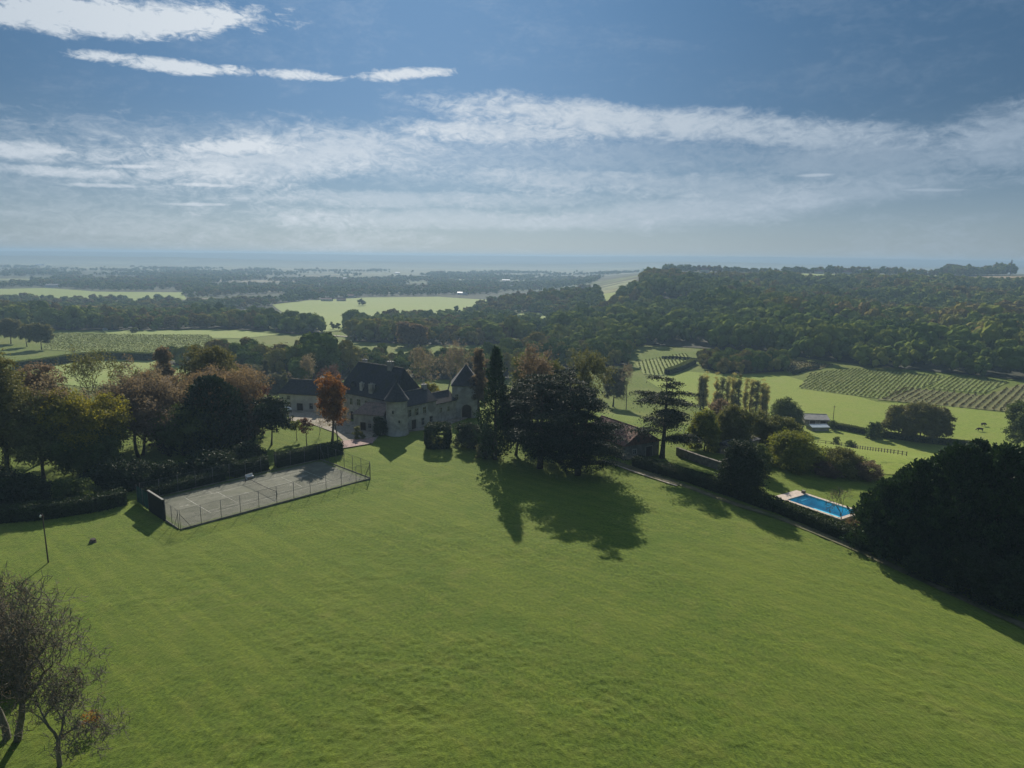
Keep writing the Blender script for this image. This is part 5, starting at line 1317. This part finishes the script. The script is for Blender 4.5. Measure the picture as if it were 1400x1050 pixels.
wood('dark green tree in the long oak wood beyond the left vineyard', 'trees of the left wood', behind([(-40, 449), (90, 452), (200, 452), (300, 450), (374, 453)], 135), 12, 15, 21, 1)
wood('grey-green tree in the grove at the centre of the valley', 'trees of the central grove', behind([(478, 468), (540, 471), (600, 473), (690, 473), (738, 464)], 260), 12, 12, 17, 2)
wood('dark tree in the row of woodland behind the manor house', 'trees behind the manor house', behind([(318, 518), (400, 522), (482, 520)], 60), 10, 15, 20, 3)
wood('autumn tree in the low wood behind the manor courtyard', 'trees behind the manor courtyard', behind([(482, 512), (560, 518), (640, 522), (700, 520)], 70), 9, 9, 14, 4)
wood('olive-brown tree in the wood behind the central cedars', 'trees behind the cedars', behind([(690, 512), (760, 508), (862, 500)], 90), 10, 11, 16, 5)
fr_ = px_poly([(735, 480), (800, 482), (868, 474), (940, 470), (1000, 482), (1062, 487), (1130, 497), (1210, 505), (1300, 514), (1400, 523), (1470, 530)])
hill_poly = np.array(list(fr_) + [(560, 480), (820, 820), (1010, 1180), (700, 1230), (420, 1230), (250, 1190), (205, 1080), (150, 930), (95, 790), (45, 690)])
clear1 = [(255, 980), (330, 1010), (330, 1060), (262, 1050)]
wood('tree in the dense mixed woodland covering the right-hand hill', 'trees of the wooded hill', hill_poly, 13.5, 16, 22, 6, clear=[clear1, [(330, 1010), (460, 1030), (470, 1085), (345, 1065)], [(640, 1000), (800, 1010), (820, 1060), (650, 1050)], [(150, 760), (200, 770), (215, 850), (165, 840)]])
wood('dark tree in the thicket on the meadow below the wooded hill', 'trees of the meadow thicket', behind([(958, 503), (985, 511), (1020, 512), (1074, 509)], 52), 6, 7, 10, 7)
wood('bluish tree in the wood on the distant knoll', 'trees of the knoll wood', behind([(722, 427), (760, 430), (822, 424)], 150), 12, 13, 18, 8)
wood('bluish tree in the distant copse left of the knoll', 'trees of the far copse', behind([(690, 420), (728, 420)], 120), 10, 13, 17, 9)
wood('tree in the small group at the near edge of the left vineyard', 'trees by the vineyard edge', behind([(222, 498), (245, 500), (278, 498)], 16), 8, 11, 16, 10)
wood('tree in the strip of trees right of the left vineyard', 'trees right of the vineyard', behind([(288, 505), (330, 512), (350, 514)], 40), 8, 12, 17, 11)
wood('tree in the grove left of the large pale meadow', 'trees left of the pale meadow', behind([(376, 455), (405, 458), (438, 456)], 70), 9, 11, 16, 12)
wood('tree in the line along the skyline of the right-hand hill', 'skyline trees of the hill', [(330, 1500), (1010, 1500), (1010, 1540), (330, 1540)], 11, 11, 18, 13, floor=False)
wood('tree in the large clump on the skyline beside the mast', 'skyline clump by the mast', [(975, 1520), (1085, 1520), (1100, 1600), (960, 1600)], 10, 22, 27, 14, floor=False)
wood('tree in the copse on the hilltop above the woodland', 'hilltop copse', [(215, 1130), (330, 1150), (340, 1250), (225, 1230)], 10, 15, 19, 15, floor=False)
drape('hilltop_field', [(880, 1262), (1180, 1262), (1230, 1480), (900, 1480)], M['soil_field'], 0.6, 40)
drape('hilltop_field', [(420, 1262), (760, 1262), (800, 1460), (430, 1460)], M['pale_meadow'], 0.6, 40)

WOOD_PTS.sort()
N_ONE = 285
protos = []
for i, (V, F, t, L, K) in enumerate(LOD_A):
    e = bpy.data.objects.new('woodland_tree', None); COL.objects.link(e)
    rng = np.random.default_rng(i)
    g = trunk_geo(rng, 1.0, 0.10, L[:5], K[:0], 0.022)
    kid(g.obj('trunk', M['bark'], e, True)); kid(emit('crown', V, F, M['wood_one'], e, {'tone': t}))
    protos.append(e)
rng = np.random.default_rng(77)
for i, (d, x, y, h, wi) in enumerate(WOOD_PTS[:N_ONE]):
    o = protos[i] if i < len(protos) else copy_tree(protos[i % len(protos)])
    s = h * rng.uniform(0.9, 1.2)
    o.location = (x, y, gz(x, y) - .1); o.scale = (s, s, h); o.rotation_euler = (0, 0, rng.uniform(0, 6.28))
    tag(o, WOODS[wi][0], 'tree', WOODS[wi][1])

def merge_trees(name, pts, lod, mat, seed, sx=(0.95, 1.25)):
    rng = np.random.default_rng(seed)
    Vs, Fs, ts, hs, off = [], [], [], [], 0
    for (x, y, h) in pts:
        V, F, t = lod[rng.integers(len(lod))][:3]
        a = rng.uniform(0, 6.283); c, s = math.cos(a), math.sin(a); k = h * rng.uniform(*sx)
        P_ = np.stack([(V[:, 0] * c - V[:, 1] * s) * k + x, (V[:, 0] * s + V[:, 1] * c) * k + y, V[:, 2] * h], -1)
        P_[:, 2] += gz(x, y) - .2
        Vs.append(P_); Fs.append([f + off for f in F]); off += len(V); ts.append(t); hs.append(np.full(len(V), np.clip(float(vnoise(np.array(x / 70), np.array(y / 90), 41)) * 0.75 + rng.uniform(-0.1, 0.35), 0, 1)))
    return tag(emit(name, np.concatenate(Vs), [np.concatenate([f[i] for f in Fs]) for i in range(2)], M[mat], None, {'tone': np.concatenate(ts), 'hue': np.concatenate(hs)}), kind='stuff')
rest = WOOD_PTS[N_ONE:]
for wi in range(len(WOODS)):
    pn = [(x, y, h) for d, x, y, h, k in rest if k == wi and d < 720]
    pf = [(x, y, h) for d, x, y, h, k in rest if k == wi and d >= 720]
    if pn: merge_trees('woods', pn, LOD_B, 'wood_many', 900 + wi)
    if pf: merge_trees('woods', pf, LOD_C, 'wood_many', 950 + wi)

# far plain: hedgerows, copses and belts, nobody could count them
rng = np.random.default_rng(5)
far_pts = []
y = 720.0
while y < 3900:
    stepy = 9 + y * 0.012
    xs = np.arange(-0.82 * y, 0.82 * y, 9 + y * 0.004) + rng.uniform(-4, 4)
    xs = xs + rng.uniform(-4, 4, len(xs)); ys = y + rng.uniform(-.5, .5, len(xs)) * stepy
    f = vnoise(xs / 260, ys / 330, 21) * 0.6 + vnoise(xs / 90, ys / 150, 22) * 0.4
    hedgeline = np.abs(vnoise(xs / 420 + 3, ys / 260, 23) - 0.5) < 0.022
    k = (f > (0.455 if y < 2300 else 0.53)) | hedgeline
    k &= height(xs, ys) < -24
    k &= in_view(xs, ys, height(xs, ys), 60)
    # the open fields stay open
    for a, b, h_ in zip(xs[k], ys[k], rng.uniform(8, 15, k.sum())): far_pts.append((a, b, h_))
    y += stepy * 1.0
OPEN = [px_poly([(372, 417), (420, 411), (500, 405), (600, 404), (700, 409), (650, 424), (560, 436), (505, 452), (440, 455), (415, 442)]), px_poly([(-60, 395), (60, 392), (130, 397), (250, 398), (255, 410), (90, 412), (-60, 410)]),
        px_poly([(140, 450), (330, 450), (385, 458), (330, 465), (150, 461)]), px_poly([(700, 434), (728, 422), (748, 429), (742, 446), (712, 448)])]
fp = np.array(far_pts); k = np.ones(len(fp), bool)
for o in OPEN: k &= ~inpoly(fp[:, 0], fp[:, 1], np.array(o))
merge_trees('far_woods', [tuple(p) for p in fp[k]], LOD_C, 'wood_many', 33, (1.1, 1.7))

# far farm buildings on the plain and houses on the hill
FARM = [(465, 383, 46, 'white', 'paleroof', 'long white-roofed warehouse at the centre of the plain'), (489, 383, 16, 'white', 'paleroof', 'small white building right of the long warehouse'),
        (543, 374, 24, 'white', 'paleroof', 'white-roofed shed far out on the plain, right of the warehouse'), (632, 403, 22, 'white', 'paleroof', 'white-roofed barn beyond the central grove'),
        (692, 385, 26, 'render', 'paleroof', 'pale building on the plain left of the knoll wood'), (661, 376, 18, 'render', 'paleroof', 'small pale building farthest out on the plain'),
        (476, 407, 22, 'render', 'tile', 'farmhouse with tiled roof at the far edge of the pale meadow'), (446, 412, 20, 'render', 'tile', 'tiled farmhouse at the left end of the pale meadow'),
        (466, 412, 16, 'stone', 'tile', 'small tiled barn at the back of the pale meadow'), (70, 393, 30, 'white', 'greyroof', 'low white farm shed at the edge of the far left field'),
        (5, 365, 40, 'white', 'paleroof', 'white building at the far left of the plain'), (325, 390, 22, 'render', 'tile', 'pale house among trees left of centre on the plain'), (318, 379, 22, 'render', 'paleroof', 'pale house farther out, left of centre on the plain'),
        (53, 363, 46, 'white', 'paleroof', 'second white building at the far left of the plain'), (143, 452, 3.4, 'white', 'greyroof', 'tiny white hut at the edge of the left wood'), (388, 449, 12, 'render', 'tile', 'house half hidden in trees left of the pale meadow')]
for px, py, L_, wm, rm, lb in FARM:
    x, y, mp = G(px, py); hw = min(L_ * 0.16, 5) + .6
    building('farm_building' if L_ > 4 else 'field_hut', lb, 'building', (x - L_ / 2, y), (1, 0.08 * math.sin(px)), L_, min(L_ * .55, 18), hw, hw * 1.5 + .5, 0, 0, wm, rm)
for x, y, lb in [(395, 1470, 'pale house with dark roof left on the wooded skyline'), (640, 1480, 'pale house in the middle of the wooded skyline'), (700, 1482, 'small pale house right of the skyline middle house')]:
    building('hill_house', lb, 'house', (x, y), (1, .1), 16, 9, 5.5, 9, 0, 0, 'render', 'tile')
mx, my = 1066.0, 1505.0
ms = empty('radio_mast', (mx, my, gz(mx, my)), 0, 'thin dark radio mast on the hilltop skyline', 'mast')
Geo().tube([(0, 0, -1), (0, 0, 34)], [1.0, .5], 6).obj('shaft', M['metal'], ms)
Geo().box(-1.6, 1.6, -.5, .5, 26, 30).box(-1.1, 1.1, -.4, .4, 31, 33).obj('antenna', M['metal'], ms)

# ------------------------------------------------------------------ haze: even air over the whole country
HAZE_DENSITY = 0.00023
hz = Geo().box(-10600, 10600, -10600, 10600, -46, 63)
mh = bpy.data.materials.new('haze_air'); mh.use_nodes = True; n = NT(mh.node_tree)
pv_ = n.n('ShaderNodeVolumePrincipled'); pv_.inputs['Color'].default_value = (0.32, 0.48, 0.65, 1); pv_.inputs['Density'].default_value = HAZE_DENSITY; pv_.inputs['Anisotropy'].default_value = 0.25
o = n.n('ShaderNodeOutputMaterial'); n.t.links.new(pv_.outputs[0], o.inputs['Volume'])

tag(hz.obj('haze', mh), kind='stuff')
